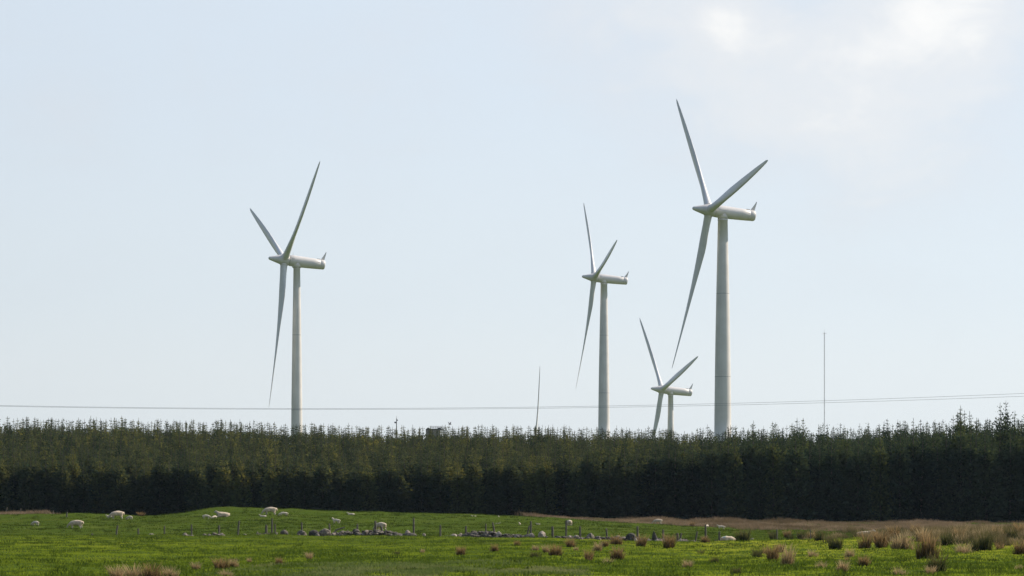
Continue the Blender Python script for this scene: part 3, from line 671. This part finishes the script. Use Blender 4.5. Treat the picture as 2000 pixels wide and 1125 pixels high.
# column, base row, body length in photo px at side view, heading (deg, 0 = facing left, 90 = towards camera), pose, lamb, face, label
flock = [
 (69, 1026, 20, -35, 'graze', 1, 'w', 'lamb grazing alone at the far left of the back pasture'),
 (149, 1031, 30, 0, 'graze', 0, 'w', 'cream ewe grazing with its head down at left, below the low bank'),
 (214, 1010, 13, 10, 'lie', 1, 'w', 'lamb lying behind the head of the large ewe on the low bank'),
 (229, 1014, 30, 20, 'graze', 0, 'w', 'large ewe standing on the low bank between two lambs'),
 (253, 1015, 17, -40, 'graze', 1, 'w', 'lamb grazing at the tail of the large ewe on the low bank'),
 (403, 1013, 17, 170, 'graze', 1, 'w', 'left lamb of the group resting below the green mound'),
 (419, 1013, 14, 50, 'graze', 1, 'w', 'small lamb in the middle of the group below the green mound'),
 (436, 1011, 27, 15, 'lie', 0, 'w', 'ewe lying below the green mound with its head raised'),
 (528, 1006, 29, 15, 'graze', 0, 'w', 'shaggy ewe grazing on top of the green mound ridge'),
 (514, 1010, 14, 0, 'lie', 1, 'w', 'lamb lying flat in front of the shaggy ewe on the ridge'),
 (554, 1008, 19, 5, 'graze', 1, 'd', 'dark-faced lamb grazing right of the shaggy ewe on the ridge'),
 (657, 1023, 19, -35, 'stand', 1, 'w', 'lamb standing sideways above the long low wall'),
 (686, 1006, 14, 0, 'lie', 1, 'w', 'lamb lying on the skyline with its head up'),
 (743, 1036, 31, -40, 'graze', 0, 'w', 'ewe standing behind the two posts at the long low wall'),
 (926, 1008, 10, 0, 'lie', 1, 'w', 'lamb lying on the skyline above the tallest rubble wall'),
 (974, 1009.5, 8, 85, 'lie', 1, 'w', 'tiny lamb head showing on the skyline right of centre'),
 (971, 1023, 11, 170, 'lie', 1, 'w', 'lamb lying beside the top of the slanting pale post'),
 (1015, 1025, 11, 80, 'stand', 1, 'w', 'tiny white lamb facing the camera left of the tall straight post'),
 (1051, 1025, 8, 0, 'lie', 1, 'w', 'tiny white lamb lying low right of the tall straight post'),
 (1112, 1028, 24, -78, 'graze', 0, 'w', 'ewe seen end on beside the tallest middle post'),
 (1285, 1026, 19, 5, 'graze', 0, 'w', 'ewe grazing in front of the brown grass band'),
 (1381, 1030, 13, 60, 'graze', 1, 'w', 'lamb behind the tall right post at the brown grass'),
 (1409, 1033, 15, 0, 'stand', 1, 'w', 'lamb walking left with its head stretched out before the brown grass'),
 (1423, 1059, 35, 197, 'graze', 0, 'w', 'marked sheep by the wall with a blue-green mark on its back'),
 (1689, 1052, 32, 175, 'lie', 0, 'w', 'sheep lying half hidden behind the rusty rushes at right'),
 (1902, 1044, 15, 10, 'lie', 1, 'w', 'lamb lying half hidden behind the straw rushes near the right edge'),
 (1961, 1039, 15, 10, 'lie', 1, 'w', 'lamb lying behind the skyline rushes nearest the right edge'),
]
for px_, py_, wp, hd_, pose, lamb, face, lb in flock:
    p = at(px_, py_, 236 if px_ < 1400 or py_ < 1056 else 200, 333)
    if 1405 < px_ < 1440 and py_ > 1050: p = on_fence(px_, 1.2) - Vector((0, 0, .15))
    L_ = 1.5 if pose == 'graze' else 1.45
    s = wp * p.y / F / L_ * 1.08
    o = new_obj('lamb' if lamb else 'sheep', get_sheep(pose, bool(lamb), face, 'marked' in lb), None, p + Vector((0, 0, -.02)))
    o.scale = (s, s, s * (1.0)); o.rotation_euler = (0, 0, R(hd_))
    tag(o, lb, 'lamb' if lamb else 'sheep', 'lambs in the back pasture' if lamb else 'ewes in the back pasture')

# ---------------------------------------------------------------- spruce plantation
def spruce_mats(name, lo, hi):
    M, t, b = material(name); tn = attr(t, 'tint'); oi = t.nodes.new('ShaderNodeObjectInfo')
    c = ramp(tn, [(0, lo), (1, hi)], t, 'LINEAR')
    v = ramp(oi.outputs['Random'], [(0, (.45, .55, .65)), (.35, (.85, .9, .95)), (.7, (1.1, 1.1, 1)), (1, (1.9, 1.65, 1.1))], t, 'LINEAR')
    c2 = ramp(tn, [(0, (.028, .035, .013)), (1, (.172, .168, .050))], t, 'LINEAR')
    sx = t.nodes.new('ShaderNodeSeparateXYZ'); t.links.new(worldco(t), sx.inputs[0])       # transmitted colour turns darker and bluer towards the right
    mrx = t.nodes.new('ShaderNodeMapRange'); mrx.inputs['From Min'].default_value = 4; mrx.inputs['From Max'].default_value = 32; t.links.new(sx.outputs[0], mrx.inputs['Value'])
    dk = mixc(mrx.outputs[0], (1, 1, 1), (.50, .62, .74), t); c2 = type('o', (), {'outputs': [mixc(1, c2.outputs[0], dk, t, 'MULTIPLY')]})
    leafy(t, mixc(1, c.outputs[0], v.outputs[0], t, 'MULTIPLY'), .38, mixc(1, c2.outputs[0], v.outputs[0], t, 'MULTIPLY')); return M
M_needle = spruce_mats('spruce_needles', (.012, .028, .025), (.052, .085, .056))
M_bark, t, b = material('spruce_bark', .9)
t.links.new(ramp(noise(objco(t), 6, 4, .6, 0, t).outputs[0], [(.3, (.04, .032, .025)), (.7, (.09, .075, .06))], t).outputs[0], b.inputs['Base Color'])
def spruce(seed, H=9.0, Rm=1.75):
    r = np.random.default_rng(seed); P = []; Dv = []; S = []; TT = []
    z = .25; 
    while z < H - .12:
        u = z / H; top = H - z
        Lz = Rm * min(1, (top / H * 1.35)) ** .85 * r.uniform(.82, 1.15)
        if top < 1.3: Lz = .05 + top * .27 * r.uniform(.4, 1.4)
        nb = int(6 + 4 * min(1, top / 3)) if top > 1.6 else r.integers(3, 6)
        a0 = r.uniform(0, 6.28)
        for j in range(nb):
            a = a0 + j * 6.283 / nb + r.normal(0, .2); Lb = Lz * r.uniform(.7, 1.12); el = (.1 - .45 * (1 - u)) if top > 2 else .55
            ns_ = max(3, int(Lb * 11)); q = (np.arange(ns_) + r.uniform(0, 1, ns_)) / ns_
            if top > 1.6: q = q ** .75
            rad = q * Lb; zz = z + rad * np.tan(el) + .35 * rad * q * q * (.8 if top > 2 else .3)
            lat = r.normal(0, .10 + .10 * q * min(Lb, 1.2), ns_)
            p = np.c_[np.cos(a) * rad - np.sin(a) * lat, np.sin(a) * rad + np.cos(a) * lat, zz + r.normal(0, .06 if top > 2 else .015, ns_)]
            aa = a + r.normal(0, .55, ns_); e2 = el + .35 + r.normal(0, .45, ns_)
            P.append(p); Dv.append(np.c_[np.cos(aa) * np.cos(e2), np.sin(aa) * np.cos(e2), np.sin(e2)])
            S.append(np.full(ns_, .36 if top > 2.5 else (.20 if top > 1.2 else .11)) * r.uniform(.6, 1.3, ns_))
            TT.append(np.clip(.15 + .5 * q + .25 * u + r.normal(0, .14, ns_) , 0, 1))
        z += (.21 if top > 2 else .26) * r.uniform(.8, 1.2)
    # needles along the leader
    n = 26; zz = np.linspace(H - 1.5, H, n); aa = r.uniform(0, 6.28, n)
    P.append(np.c_[0 * zz, 0 * zz, zz]); Dv.append(np.c_[np.cos(aa) * .4, np.sin(aa) * .4, .9 + 0 * aa]); S.append(np.full(n, .09)); TT.append(np.full(n, .5))
    P = np.concatenate(P); Dv = np.concatenate(Dv); S = np.concatenate(S); TT = np.concatenate(TT)
    sd_ = np.cross(Dv, r.normal(0, 1, Dv.shape)); sd_ /= np.linalg.norm(sd_, axis=1)[:, None] + 1e-9; sd_ *= (S * .30)[:, None]; Dv = Dv * S[:, None]
    V = np.stack([P, P + Dv * .45 + sd_, P + Dv, P + Dv * .45 - sd_], 1).reshape(-1, 3)
    i = np.arange(len(P))[:, None] * 4
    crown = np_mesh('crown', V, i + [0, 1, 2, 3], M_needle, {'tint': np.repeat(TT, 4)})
    bm = bmesh.new(); tube(bm, [(0, 0, -.3), (.03, .02, H * .4), (0, .02, H * .8), (0, 0, H + .15)], [.13, .09, .035, .008], 6)
    me = bpy.data.meshes.new('trunk'); bm.to_mesh(me); bm.free(); me.materials.append(M_bark)
    return crown, me
PROTO = [spruce(200 + i, 9.0, 1.35 + .14 * (i % 4)) for i in range(9)]
def front_h(px): return np.interp(px, [-100, 300, 700, 1000, 1150, 1300, 1500, 1700, 1850, 1960, 2100], [6.6, 6.5, 6.2, 6.6, 7.6, 8.6, 9.0, 9.6, 10.6, 11.4, 11.6])
def back_h(px): return np.interp(px, [-100, 300, 700, 1000, 1300, 1600, 2100], [9.75, 9.65, 9.15, 9.35, 9.2, 9.0, 9.6])
rt = random.Random(12); trees = []
D_ = 351.0; row = 0
while D_ < 445:
    X0 = -1030 * D_ / F - 30; X1 = 1030 * D_ / F + 30; x_ = X0 + rt.uniform(0, 1.5)
    while x_ < X1:
        xx = x_ + rt.gauss(0, .3); yy = D_ + rt.gauss(0, .35); p_ = 1000 + xx * F / yy
        k = min(1, (yy - 350) / 45); h_ = front_h(p_) * (1 - k) + back_h(p_) * k
        if p_ > 1320: h_ = min(h_, front_h(p_))
        h_ *= rt.uniform(.84, 1.11) if rt.random() > .12 else (rt.uniform(1.06, 1.13) if p_ < 1350 else rt.uniform(1.08, 1.22))
        trees.append((xx, yy, h_, p_, row)); x_ += rt.uniform(1.35, 2.5)
    D_ += rt.uniform(1.7, 2.1); row += 1
zz = height([q[0] for q in trees], [q[1] for q in trees]); zs = zz
# the ones that show largest: the front rows
N_IND = 290
inframe = [i for i, q in enumerate(trees) if -15 < q[3] < 2015]
ind = set(inframe[:N_IND])
sect = [(0, 340, 'left of the green mound'), (340, 640, 'behind the green mound and ridge'), (640, 1000, 'left of centre, behind the long low walls'),
        (1000, 1330, 'right of centre, behind the first brown grass'), (1330, 1640, 'below the largest turbine and the thin mast'), (1640, 1860, 'where the tree line begins to rise at right'), (1860, 2100, 'at the tall right end')]
last = max(trees[i][4] for i in ind)
def tree_label(px_, row_, h_):
    s_ = next(s[2] for s in sect if px_ < s[1])
    if row_ == 0: return 'front-row spruce ' + s_
    if row_ == 1: return 'second-row spruce ' + s_
    return 'spruce three or more rows deep ' + s_
cs = C.scene.collection.objects
for i, (xx, yy, h_, p_, row_) in enumerate(trees):
    if i not in ind: continue
    cr, tk = PROTO[i * 7 % 9]
    e = bpy.data.objects.new('spruce_tree', None); cs.link(e); e.location = (xx, yy, zs[i]); s = h_ / 9.0; wv = rt.uniform(.85, 1.15) * (.55 + .45 * s)
    e.scale = (wv, wv, s); e.rotation_euler = (rt.gauss(0, .015), rt.gauss(0, .015), rt.uniform(0, 6.28))
    tag(e, tree_label(p_, row_, h_), 'spruce tree', 'spruce trees along the plantation edge')
    for nm, me in (('crown', cr), ('trunk', tk)):
        o = bpy.data.objects.new(nm, me); cs.link(o); o.parent = e
# the rest of the plantation: one mass, instanced on points
rest = [i for i in range(len(trees)) if i not in ind]
me = bpy.data.meshes.new('plantation'); me.vertices.add(len(rest)); me.vertices.foreach_set('co', np.array([(trees[i][0], trees[i][1], zs[i]) for i in rest], np.float32).ravel())
for an, fn in (('sc', lambda i: trees[i][2] / 9.0), ('rz', lambda i: rt.uniform(0, 6.28)), ('ws', lambda i: rt.uniform(.85, 1.15))):
    a_ = me.attributes.new(an, 'FLOAT', 'POINT'); a_.data.foreach_set('value', np.array([fn(i) for i in rest], np.float32))
a_ = me.attributes.new('kind_id', 'INT', 'POINT'); a_.data.foreach_set('value', np.array([rt.randrange(9) for i in rest], np.int32))
forest = new_obj('plantation', me); tag(forest, 'deep mass of spruce tops behind the front rows', 'forest', kind='stuff')
ng = bpy.data.node_groups.new('plantation_nodes', 'GeometryNodeTree')
ng.interface.new_socket('Geometry', in_out='INPUT', socket_type='NodeSocketGeometry'); ng.interface.new_socket('Geometry', in_out='OUTPUT', socket_type='NodeSocketGeometry')
gi = ng.nodes.new('NodeGroupInput'); go = ng.nodes.new('NodeGroupOutput'); jn = ng.nodes.new('GeometryNodeJoinGeometry')
def named(n, ty='FLOAT'):
    a = ng.nodes.new('GeometryNodeInputNamedAttribute'); a.data_type = ty; a.inputs[0].default_value = n; return a.outputs[0]
crx = ng.nodes.new('ShaderNodeCombineXYZ'); ng.links.new(named('rz'), crx.inputs[2])
mul = ng.nodes.new('ShaderNodeMath'); mul.operation = 'MULTIPLY'; ng.links.new(named('sc'), mul.inputs[0]); ng.links.new(named('ws'), mul.inputs[1])
csx = ng.nodes.new('ShaderNodeCombineXYZ'); ng.links.new(mul.outputs[0], csx.inputs[0]); ng.links.new(mul.outputs[0], csx.inputs[1]); ng.links.new(named('sc'), csx.inputs[2])
done = {}
for o in bpy.data.objects:
    if o.name.split('.')[0] in ('crown', 'trunk') and o.data.name not in done: done[o.data.name] = o
for q in range(9):
    cmp = ng.nodes.new('FunctionNodeCompare'); cmp.data_type = 'INT'; cmp.operation = 'EQUAL'; cmp.inputs[3].default_value = q
    ng.links.new(named('kind_id', 'INT'), cmp.inputs[2])
    jj = ng.nodes.new('GeometryNodeJoinGeometry')
    for me_ in PROTO[q]:
        oi_ = ng.nodes.new('GeometryNodeObjectInfo'); oi_.inputs['Object'].default_value = done[me_.name]; oi_.transform_space = 'ORIGINAL'; ng.links.new(oi_.outputs['Geometry'], jj.inputs[0])
    ip = ng.nodes.new('GeometryNodeInstanceOnPoints'); ng.links.new(gi.outputs[0], ip.inputs['Points']); ng.links.new(cmp.outputs[0], ip.inputs['Selection'])
    ng.links.new(jj.outputs[0], ip.inputs['Instance']); ng.links.new(crx.outputs[0], ip.inputs['Rotation']); ng.links.new(csx.outputs[0], ip.inputs['Scale'])
    ng.links.new(ip.outputs[0], jn.inputs[0])
ng.links.new(jn.outputs[0], go.inputs[0])
md = forest.modifiers.new('trees', 'NODES'); md.node_group = ng

# ---------------------------------------------------------------- wind turbines
HUBH, OVER, TILT = 60.0, 3.45, 5.3
def lathe(bm, prof, axis_o, ax, seg=40):
    ax = Vector(ax).normalized(); u = ax.cross(Vector((1, 0, 0))).normalized(); v = ax.cross(u); rings = []
    for d, r in prof: rings.append([bm.verts.new(Vector(axis_o) + ax * d + (u * math.cos(2 * math.pi * k / seg) + v * math.sin(2 * math.pi * k / seg)) * r) for k in range(seg)])
    for a, b in zip(rings, rings[1:]):
        for k in range(seg): bm.faces.new((a[k], a[(k + 1) % seg], b[(k + 1) % seg], b[k]))
    bm.faces.new(rings[0][::-1]); bm.faces.new(rings[-1]); bmesh.ops.recalc_face_normals(bm, faces=bm.faces)
tl = R(TILT); nv = Vector((0, -math.cos(tl), math.sin(tl))); vv_ = Vector((0, math.sin(tl), math.cos(tl))); hv = Vector((1, 0, 0))
hubc = Vector((0, -OVER, HUBH))
def blade_mesh():
    """blade along +Z, chord mostly along X (rotor plane), leading edge bent slightly upwind (-Y)"""
    seg = 20; st = [(.9, .93, .93, 17), (2.2, .93, .93, 17), (3.5, .97, .90, 17), (5.5, 1.12, .80, 17), (8, 1.36, .64, 16), (10, 1.42, .53, 14), (14, 1.32, .42, 8), (19, 1.14, .31, 1), (25, .94, .22, -4), (31, .72, .155, -8), (36, .50, .105, -9), (38.8, .34, .07, -9), (39.7, .17, .04, -9), (40, .03, .012, -9)]
    vs_ = []; fs = []
    for (z, ch, th, tw) in st:
        a0 = -R(tw + PITCH)
        sweep = min(1, max(0, (z - 2.2) / 7)); off = .32 * sweep * ch
        for k in range(seg):
            a = 2 * math.pi * k / seg; cx = math.cos(a) * ch; cy = math.sin(a) * th * (1 if sweep < .1 else (1 + .35 * math.cos(a) * sweep) * .9)
            cx -= off; x_ = cx * math.cos(a0) - cy * math.sin(a0); y_ = cx * math.sin(a0) + cy * math.cos(a0)
            y_ += 1.0 * math.sin(math.pi * z / 40) * .35
            vs_.append((x_, y_, z))
    for i in range(len(st) - 1):
        for k in range(seg): fs.append((i * seg + k, i * seg + (k + 1) % seg, (i + 1) * seg + (k + 1) % seg, (i + 1) * seg + k))
    me = bpy.data.meshes.new('blade'); me.from_pydata(vs_, [], fs); me.materials.append(M_blade)
    for p in me.polygons: p.use_smooth = True
    bmx = bmesh.new(); bmx.from_mesh(me); bmesh.ops.recalc_face_normals(bmx, faces=bmx.faces); bmx.to_mesh(me); bmx.free()
    return me
PITCH = 0
def blade_matrix(ph, cone):
    d = (hv * math.sin(ph) + vv_ * math.cos(ph)); zc = (d * math.cos(cone) + nv * math.sin(cone)).normalized()
    xt = (hv * math.cos(ph) - vv_ * math.sin(ph)).normalized(); yc = zc.cross(xt)
    return Matrix(((xt.x, yc.x, zc.x, hubc.x), (xt.y, yc.y, zc.y, hubc.y), (xt.z, yc.z, zc.z, hubc.z), (0, 0, 0, 1)))
def make_turbine():
    root = empty('wind_turbine', (0, 0, 0))
    bm = bmesh.new(); prof = [(0, 2.12), (.3, 2.1), (10, 2.02), (22, 1.88), (30, 1.76), (42, 1.52), (52, 1.30), (57.6, 1.17), (57.62, 1.24), (57.9, 1.24), (57.92, 1.15), (58.6, 1.15)]
    lathe(bm, [(0, 2.35), (.25, 2.35)] + prof[1:], (0, 0, 0), (0, 0, 1), 48); tw = bm_obj('tower', bm, M_white, root, True)
    for z_ in (20.0, 40.0):
        rr = float(np.interp(z_, [q[0] for q in prof], [q[1] for q in prof])); bm = bmesh.new(); lathe(bm, [(0, rr + .004), (.02, rr + .02), (.10, rr + .02), (.12, rr + .004)], (0, 0, z_), (0, 0, 1), 48); bm_obj('flange', bm, M_seam, tw, True)
    bm = bmesh.new(); box(bm, (1.2, 1.75, 1.6), (.9, .14, 2.1), Matrix.Rotation(R(-35), 4, 'Z')); bm_obj('door', bm, M_seam, tw)
    # spinner: long blunt cone ahead of the blades
    bm = bmesh.new(); lathe(bm, [(4.35, .10), (4.28, .28), (4.1, .42), (3.7, .55), (2.8, .80), (1.8, 1.08), (1.0, 1.30), (.4, 1.40), (-1.0, 1.44), (-1.12, 1.42)], hubc, nv); bm_obj('spinner', bm, M_white, root, True)
    bm = bmesh.new(); lathe(bm, [(-1.14, 1.30), (-1.22, 1.30)], hubc, nv); bm_obj('hub_gap', bm, M_seam, root, True)
    bm = bmesh.new(); lathe(bm, [(-1.02, 1.28), (-1.24, 1.38), (-1.35, 1.47), (-2.6, 1.52), (-5, 1.50), (-8, 1.42), (-10.2, 1.33), (-10.24, 1.30), (-10.32, 1.30), (-10.36, 1.32), (-11.4, 1.28), (-11.65, 1.15), (-11.75, .9)], hubc, nv, 40); nc = bm_obj('nacelle', bm, M_white, root, True)
    bm = bmesh.new(); lathe(bm, [(0, 1.2), (.5, 1.26), (1.2, 1.45)], (0, 0, 58.0), (0, 0, 1)); bm_obj('yaw_collar', bm, M_white, root, True)
    # side seam and roof hatch rails on the nacelle
    for s in (-1, 1):
        bm = bmesh.new(); a = hubc + nv * -1.6 + vv_ * .45 + hv * s * 1.44; b_ = hubc + nv * -10.0 + vv_ * .45 + hv * s * 1.265
        tube(bm, [a, b_], .03, 5); bm_obj('seam', bm, M_seam, nc, True)
    # swept weather mast / cooler fin at the rear
    bm = bmesh.new(); q = hubc + nv * -10.8 + vv_ * 1.2
    pts = [(q + nv * .35, q + nv * -.75, .10), (q + vv_ * .9 + nv * -.25, q + vv_ * .9 + nv * -.95, .08), (q + vv_ * 2.0 + nv * -.95, q + vv_ * 2.0 + nv * -1.2, .05)]
    ring = []
    for a, b_, th in pts: ring.append([bm.verts.new(a - hv * th), bm.verts.new(a + hv * th), bm.verts.new(b_ + hv * th), bm.verts.new(b_ - hv * th)])
    for a, b_ in zip(ring, ring[1:]):
        for k in range(4): bm.faces.new((a[k], a[(k + 1) % 4], b_[(k + 1) % 4], b_[k]))
    bm.faces.new(ring[0][::-1]); bm.faces.new(ring[-1]); fin = bm_obj('tail_fin', bm, M_white, root)
    bm = bmesh.new(); e = q + vv_ * 2.0 + nv * -1.05; tube(bm, [e - hv * .1, e + vv_ * .25 + nv * -.1], [.07, .09], 6); tube(bm, [e - hv * .35 + vv_ * .1, e + hv * .35 + vv_ * .1], .03, 5); bm_obj('wind_sensor', bm, M_dark, fin)
    bm = bmesh.new(); a = hubc + nv * -2.2 + vv_ * 1.5 ; tube(bm, [a, a + vv_ * .7], .04, 5); box(bm, hubc + nv * -9.8 + vv_ * 1.35, (.8, .9, .16), Matrix.Rotation(-tl, 4, 'X')); bm_obj('roof_rail', bm, M_seam, nc)
    bl = blade_mesh()
    for k in range(3):
        o = new_obj('blade', bl, root)
        bm = bmesh.new(); lathe(bm, [(1.28, 1.0), (1.32, 1.03), (1.5, 1.03), (1.54, .94)], (0, 0, 0), (0, 0, 1), 28); bm_obj('root_collar', bm, M_white, o, True)
    return root
def copy_tree(o, parent=None):
    c_ = o.copy(); cs.link(c_); c_.parent = parent
    for ch in kids[o.name]: copy_tree(ch, c_)
    return c_
proto = make_turbine()
C.view_layer.update()
kids = {o.name: list(o.children) for o in bpy.data.objects if o == proto or o.parent == proto or (o.parent and o.parent.parent == proto)}
# hub column/row, distance, yaw, phase, cone, tower thickness factor, label
TB = [(1385.4, 410.7, 774.9, 72.55, 318.61, 1.99, 1.0, 'largest and nearest white wind turbine, right of centre'),
      (555.2, 507.6, 858.7, 70.69, 54.9, 2.17, .76, 'white wind turbine standing alone at left'),
      (1160.5, 542.3, 1117.2, 80.07, -44.27, 1.2, .98, 'mid-sized wind turbine between the thin single blade and the small turbine'),
      (1292.8, 760.9, 1195.2, 72.58, 314.81, 1.76, .80, 'smallest whole wind turbine, low beside the largest tower'),
      (1043.5, 884, 1480, 84, 0, 1.5, .9, 'far wind turbine of which only one thin blade rises over the trees')]
made = []
for i, (hx_, hy_, D_, yw, ph, cn, tf, lb) in enumerate(TB):
    made.append(proto if i == 0 else copy_tree(proto))
for rt_, (hx_, hy_, D_, yw, ph, cn, tf, lb) in zip(made, TB):
    Hw = Vector(((hx_ - 1000) * D_ / F, D_, (YH - hy_) * D_ / F)); a = -R(yw); rt_.rotation_euler = (0, 0, a)
    rt_.location = Hw - Matrix.Rotation(a, 3, 'Z') @ hubc
    tag(rt_, lb, 'wind turbine', 'white wind turbines of the wind farm')
C.view_layer.update()
for rt_, (hx_, hy_, D_, yw, ph, cn, tf, lb) in zip(made, TB):
    k = 0
    for ch in rt_.children:
        nm = ch.name.split('.')[0]
        if nm == 'blade': ch.matrix_local = blade_matrix(R(ph) + k * 2 * math.pi / 3, R(cn)); k += 1
        elif nm == 'tower': ch.scale = (tf, tf, 1)
        elif nm in ('nacelle', 'tail_fin') and tf == .76: ch.scale = (1, .93, 1)

# ---------------------------------------------------------------- cables, masts, building, bird
def cable(rows, D_, rad, label):
    pxs = [q[0] for q in rows]; co_ = np.polyfit(pxs, [q[1] for q in rows], 2); bm = bmesh.new()
    pts = []
    for px_ in np.linspace(-1600, 3600, 90): pts.append(((px_ - 1000) * D_ / F, D_, (YH - np.polyval(co_, px_)) * D_ / F))
    tube(bm, pts, rad, 5); o = bm_obj('overhead_cable', bm, M_cable, None, True)
    return tag(o, label, 'cable', 'overhead cables sagging in front of the turbines')
cable([(0, 791.5), (500, 798.5), (1000, 796), (1400, 787.5), (1750, 777.5), (2000, 769)], 300, .013, 'upper of the two thin overhead cables crossing above the trees')
cable([(0, 793), (500, 800), (1000, 798.3), (1400, 791), (1750, 782), (2000, 774.5)], 303, .013, 'lower of the two thin overhead cables crossing above the trees')
# guyed lattice mast
D_ = 1400.0; k_ = D_ / F; bx = (1610 - 1000) * k_; g0 = height(bx, D_)[0]; zt = (YH - 650) * k_
root = empty('lattice_mast', (bx, D_, g0)); tag(root, 'very thin tall lattice mast rising over the trees at right', 'mast')
Hm = zt - g0; bm = bmesh.new(); cor = [(.17, 0), (-.085, .147), (-.085, -.147)]
for cx, cy in cor: tube(bm, [(cx, cy, 0), (cx, cy, Hm)], .05, 4)
nseg = int(Hm / .8)
for j in range(nseg):
    for q in range(3):
        a = cor[q]; b_ = cor[(q + 1) % 3]; tube(bm, [(a[0], a[1], j * .8), (b_[0], b_[1], (j + 1) * .8)], .022, 3)
bm_obj('lattice', bm, M_mast, root)
bm = bmesh.new(); tube(bm, [(-.9, 0, Hm - .2), (1.1, 0, Hm - .2)], .05, 4); tube(bm, [(0, 0, Hm - .2), (0, 0, Hm + 1.6)], .03, 4); box(bm, (0, 0, Hm - .2), (.4, .3, .35)); bm_obj('antenna_crossarm', bm, M_mast, root)
# telecom pole with two dishes
D_ = 700.0; k_ = D_ / F; bx = (774.5 - 1000) * k_; g0 = height(bx, D_)[0]; Hm = (YH - 817) * k_ - g0
root = empty('antenna_pole', (bx, D_, g0)); tag(root, 'short antenna pole with small dishes above the trees left of the brick building', 'antenna pole')
bm = bmesh.new(); tube(bm, [(0, 0, 0), (0, 0, Hm * .8), (0, 0, Hm)], [.14, .10, .07], 8); bm_obj('pole', bm, M_dark, root)
for (dx, dz, rr) in ((-.26, -.9, .21), (.16, -.4, .17)):
    bm = bmesh.new(); tube(bm, [(dx * .2, 0, Hm + dz), (dx, -.15, Hm + dz)], .04, 5); M_ = Matrix.Translation((dx, -.2, Hm + dz)) @ Matrix.Rotation(R(80), 4, 'X') @ Matrix.Rotation(R(20), 4, 'Y')
    bmesh.ops.create_cone(bm, cap_ends=True, segments=16, radius1=rr, radius2=rr * .7, depth=.18, matrix=M_); bm_obj('dish', bm, M_dark, root)
bm = bmesh.new(); tube(bm, [(0, 0, Hm), (.02, 0, Hm + .55)], .025, 4); bm_obj('aerial', bm, M_dark, root)
# brick lookout building
D_ = 690.0; k_ = D_ / F; bx = (846 - 1000) * k_; g0 = height(bx, D_)[0]; top = (YH - 839.5) * k_ - g0
root = empty('brick_building', (bx, D_, g0)); tag(root, 'small square brown building with railed roof showing over the trees', 'building')
bm = bmesh.new(); box(bm, (0, 0, top / 2), (3.1, 3.2, top)); w_ = bm_obj('wall', bm, M_brick, root)
bm = bmesh.new(); box(bm, (.45, -1.62, top - .55), (.7, .06, .45)); bm_obj('window', bm, M_pale, w_)
bm = bmesh.new(); box(bm, (.15, 0, top + .10), (3.3, 3.5, .20)); box(bm, (-1.05, 0, top + .30), (.5, .5, .22)); box(bm, (1.35, 0, top + .30), (.7, .9, .26)); bm_obj('roof', bm, M_dark, root)
bm = bmesh.new()
for sx in np.linspace(-.6, 1.6, 7):
    for sy in (-1.6, 1.6): tube(bm, [(sx, sy, top + .2), (sx, sy, top + .75)], .02, 4)
for sy in (-1.6, 1.6):
    for hz in (.5, .75): tube(bm, [(-.6, sy, top + hz), (1.6, sy, top + hz)], .018, 4)
for sx in (-.6, 1.6): tube(bm, [(sx, -1.6, top + .75), (sx, 1.6, top + .75)], .018, 4)
bm_obj('railing', bm, M_dark, root)
# crow flying over the tree tops
D_ = 420.0; k_ = D_ / F; bp = Vector(((878.5 - 1000) * k_, D_, (YH - 829) * k_)); root = empty('bird', bp, R(35)); tag(root, 'small black bird in flight just above the tree tops', 'bird')
bm = bmesh.new(); tube(bm, [(-.20, 0, .02), (-.15, 0, .03), (-.08, 0, .01), (.05, 0, 0), (.14, 0, -.02), (.24, 0, -.03)], [.008, .03, .045, .05, .03, .035], 8)
for s in (-1, 1):
    v = [bm.verts.new(q) for q in ((-.06, s * .03, .03), (-.10, s * .20, .20), (-.02, s * .34, .34), (.08, s * .20, .19), (.08, s * .03, .02))]; v2 = [bm.verts.new(q.co + Vector((0, 0, .012))) for q in v]
    bm.faces.new(v); bm.faces.new(v2[::-1])
    for k in range(5): bm.faces.new((v[k], v2[k], v2[(k + 1) % 5], v[(k + 1) % 5]))
bm_obj('body', bm, M_bird, root, True)

# ---------------------------------------------------------------- haze in the air
bm = bmesh.new(); box(bm, (0, 2500, 43), (10200, 8200, 150))
M_haze = bpy.data.materials.new('haze'); M_haze.use_nodes = True; t = M_haze.node_tree; t.nodes.remove(t.nodes['Principled BSDF'])
pv = t.nodes.new('ShaderNodeVolumePrincipled'); pv.inputs['Color'].default_value = (.70, .86, 1, 1); pv.inputs['Density'].default_value = .00004; pv.inputs['Anisotropy'].default_value = .1
t.links.new(pv.outputs[0], t.nodes['Material Output'].inputs['Volume'])
hz = bm_obj('haze', bm, M_haze); tag(hz, 'thin bluish haze in the air', 'haze', kind='stuff')
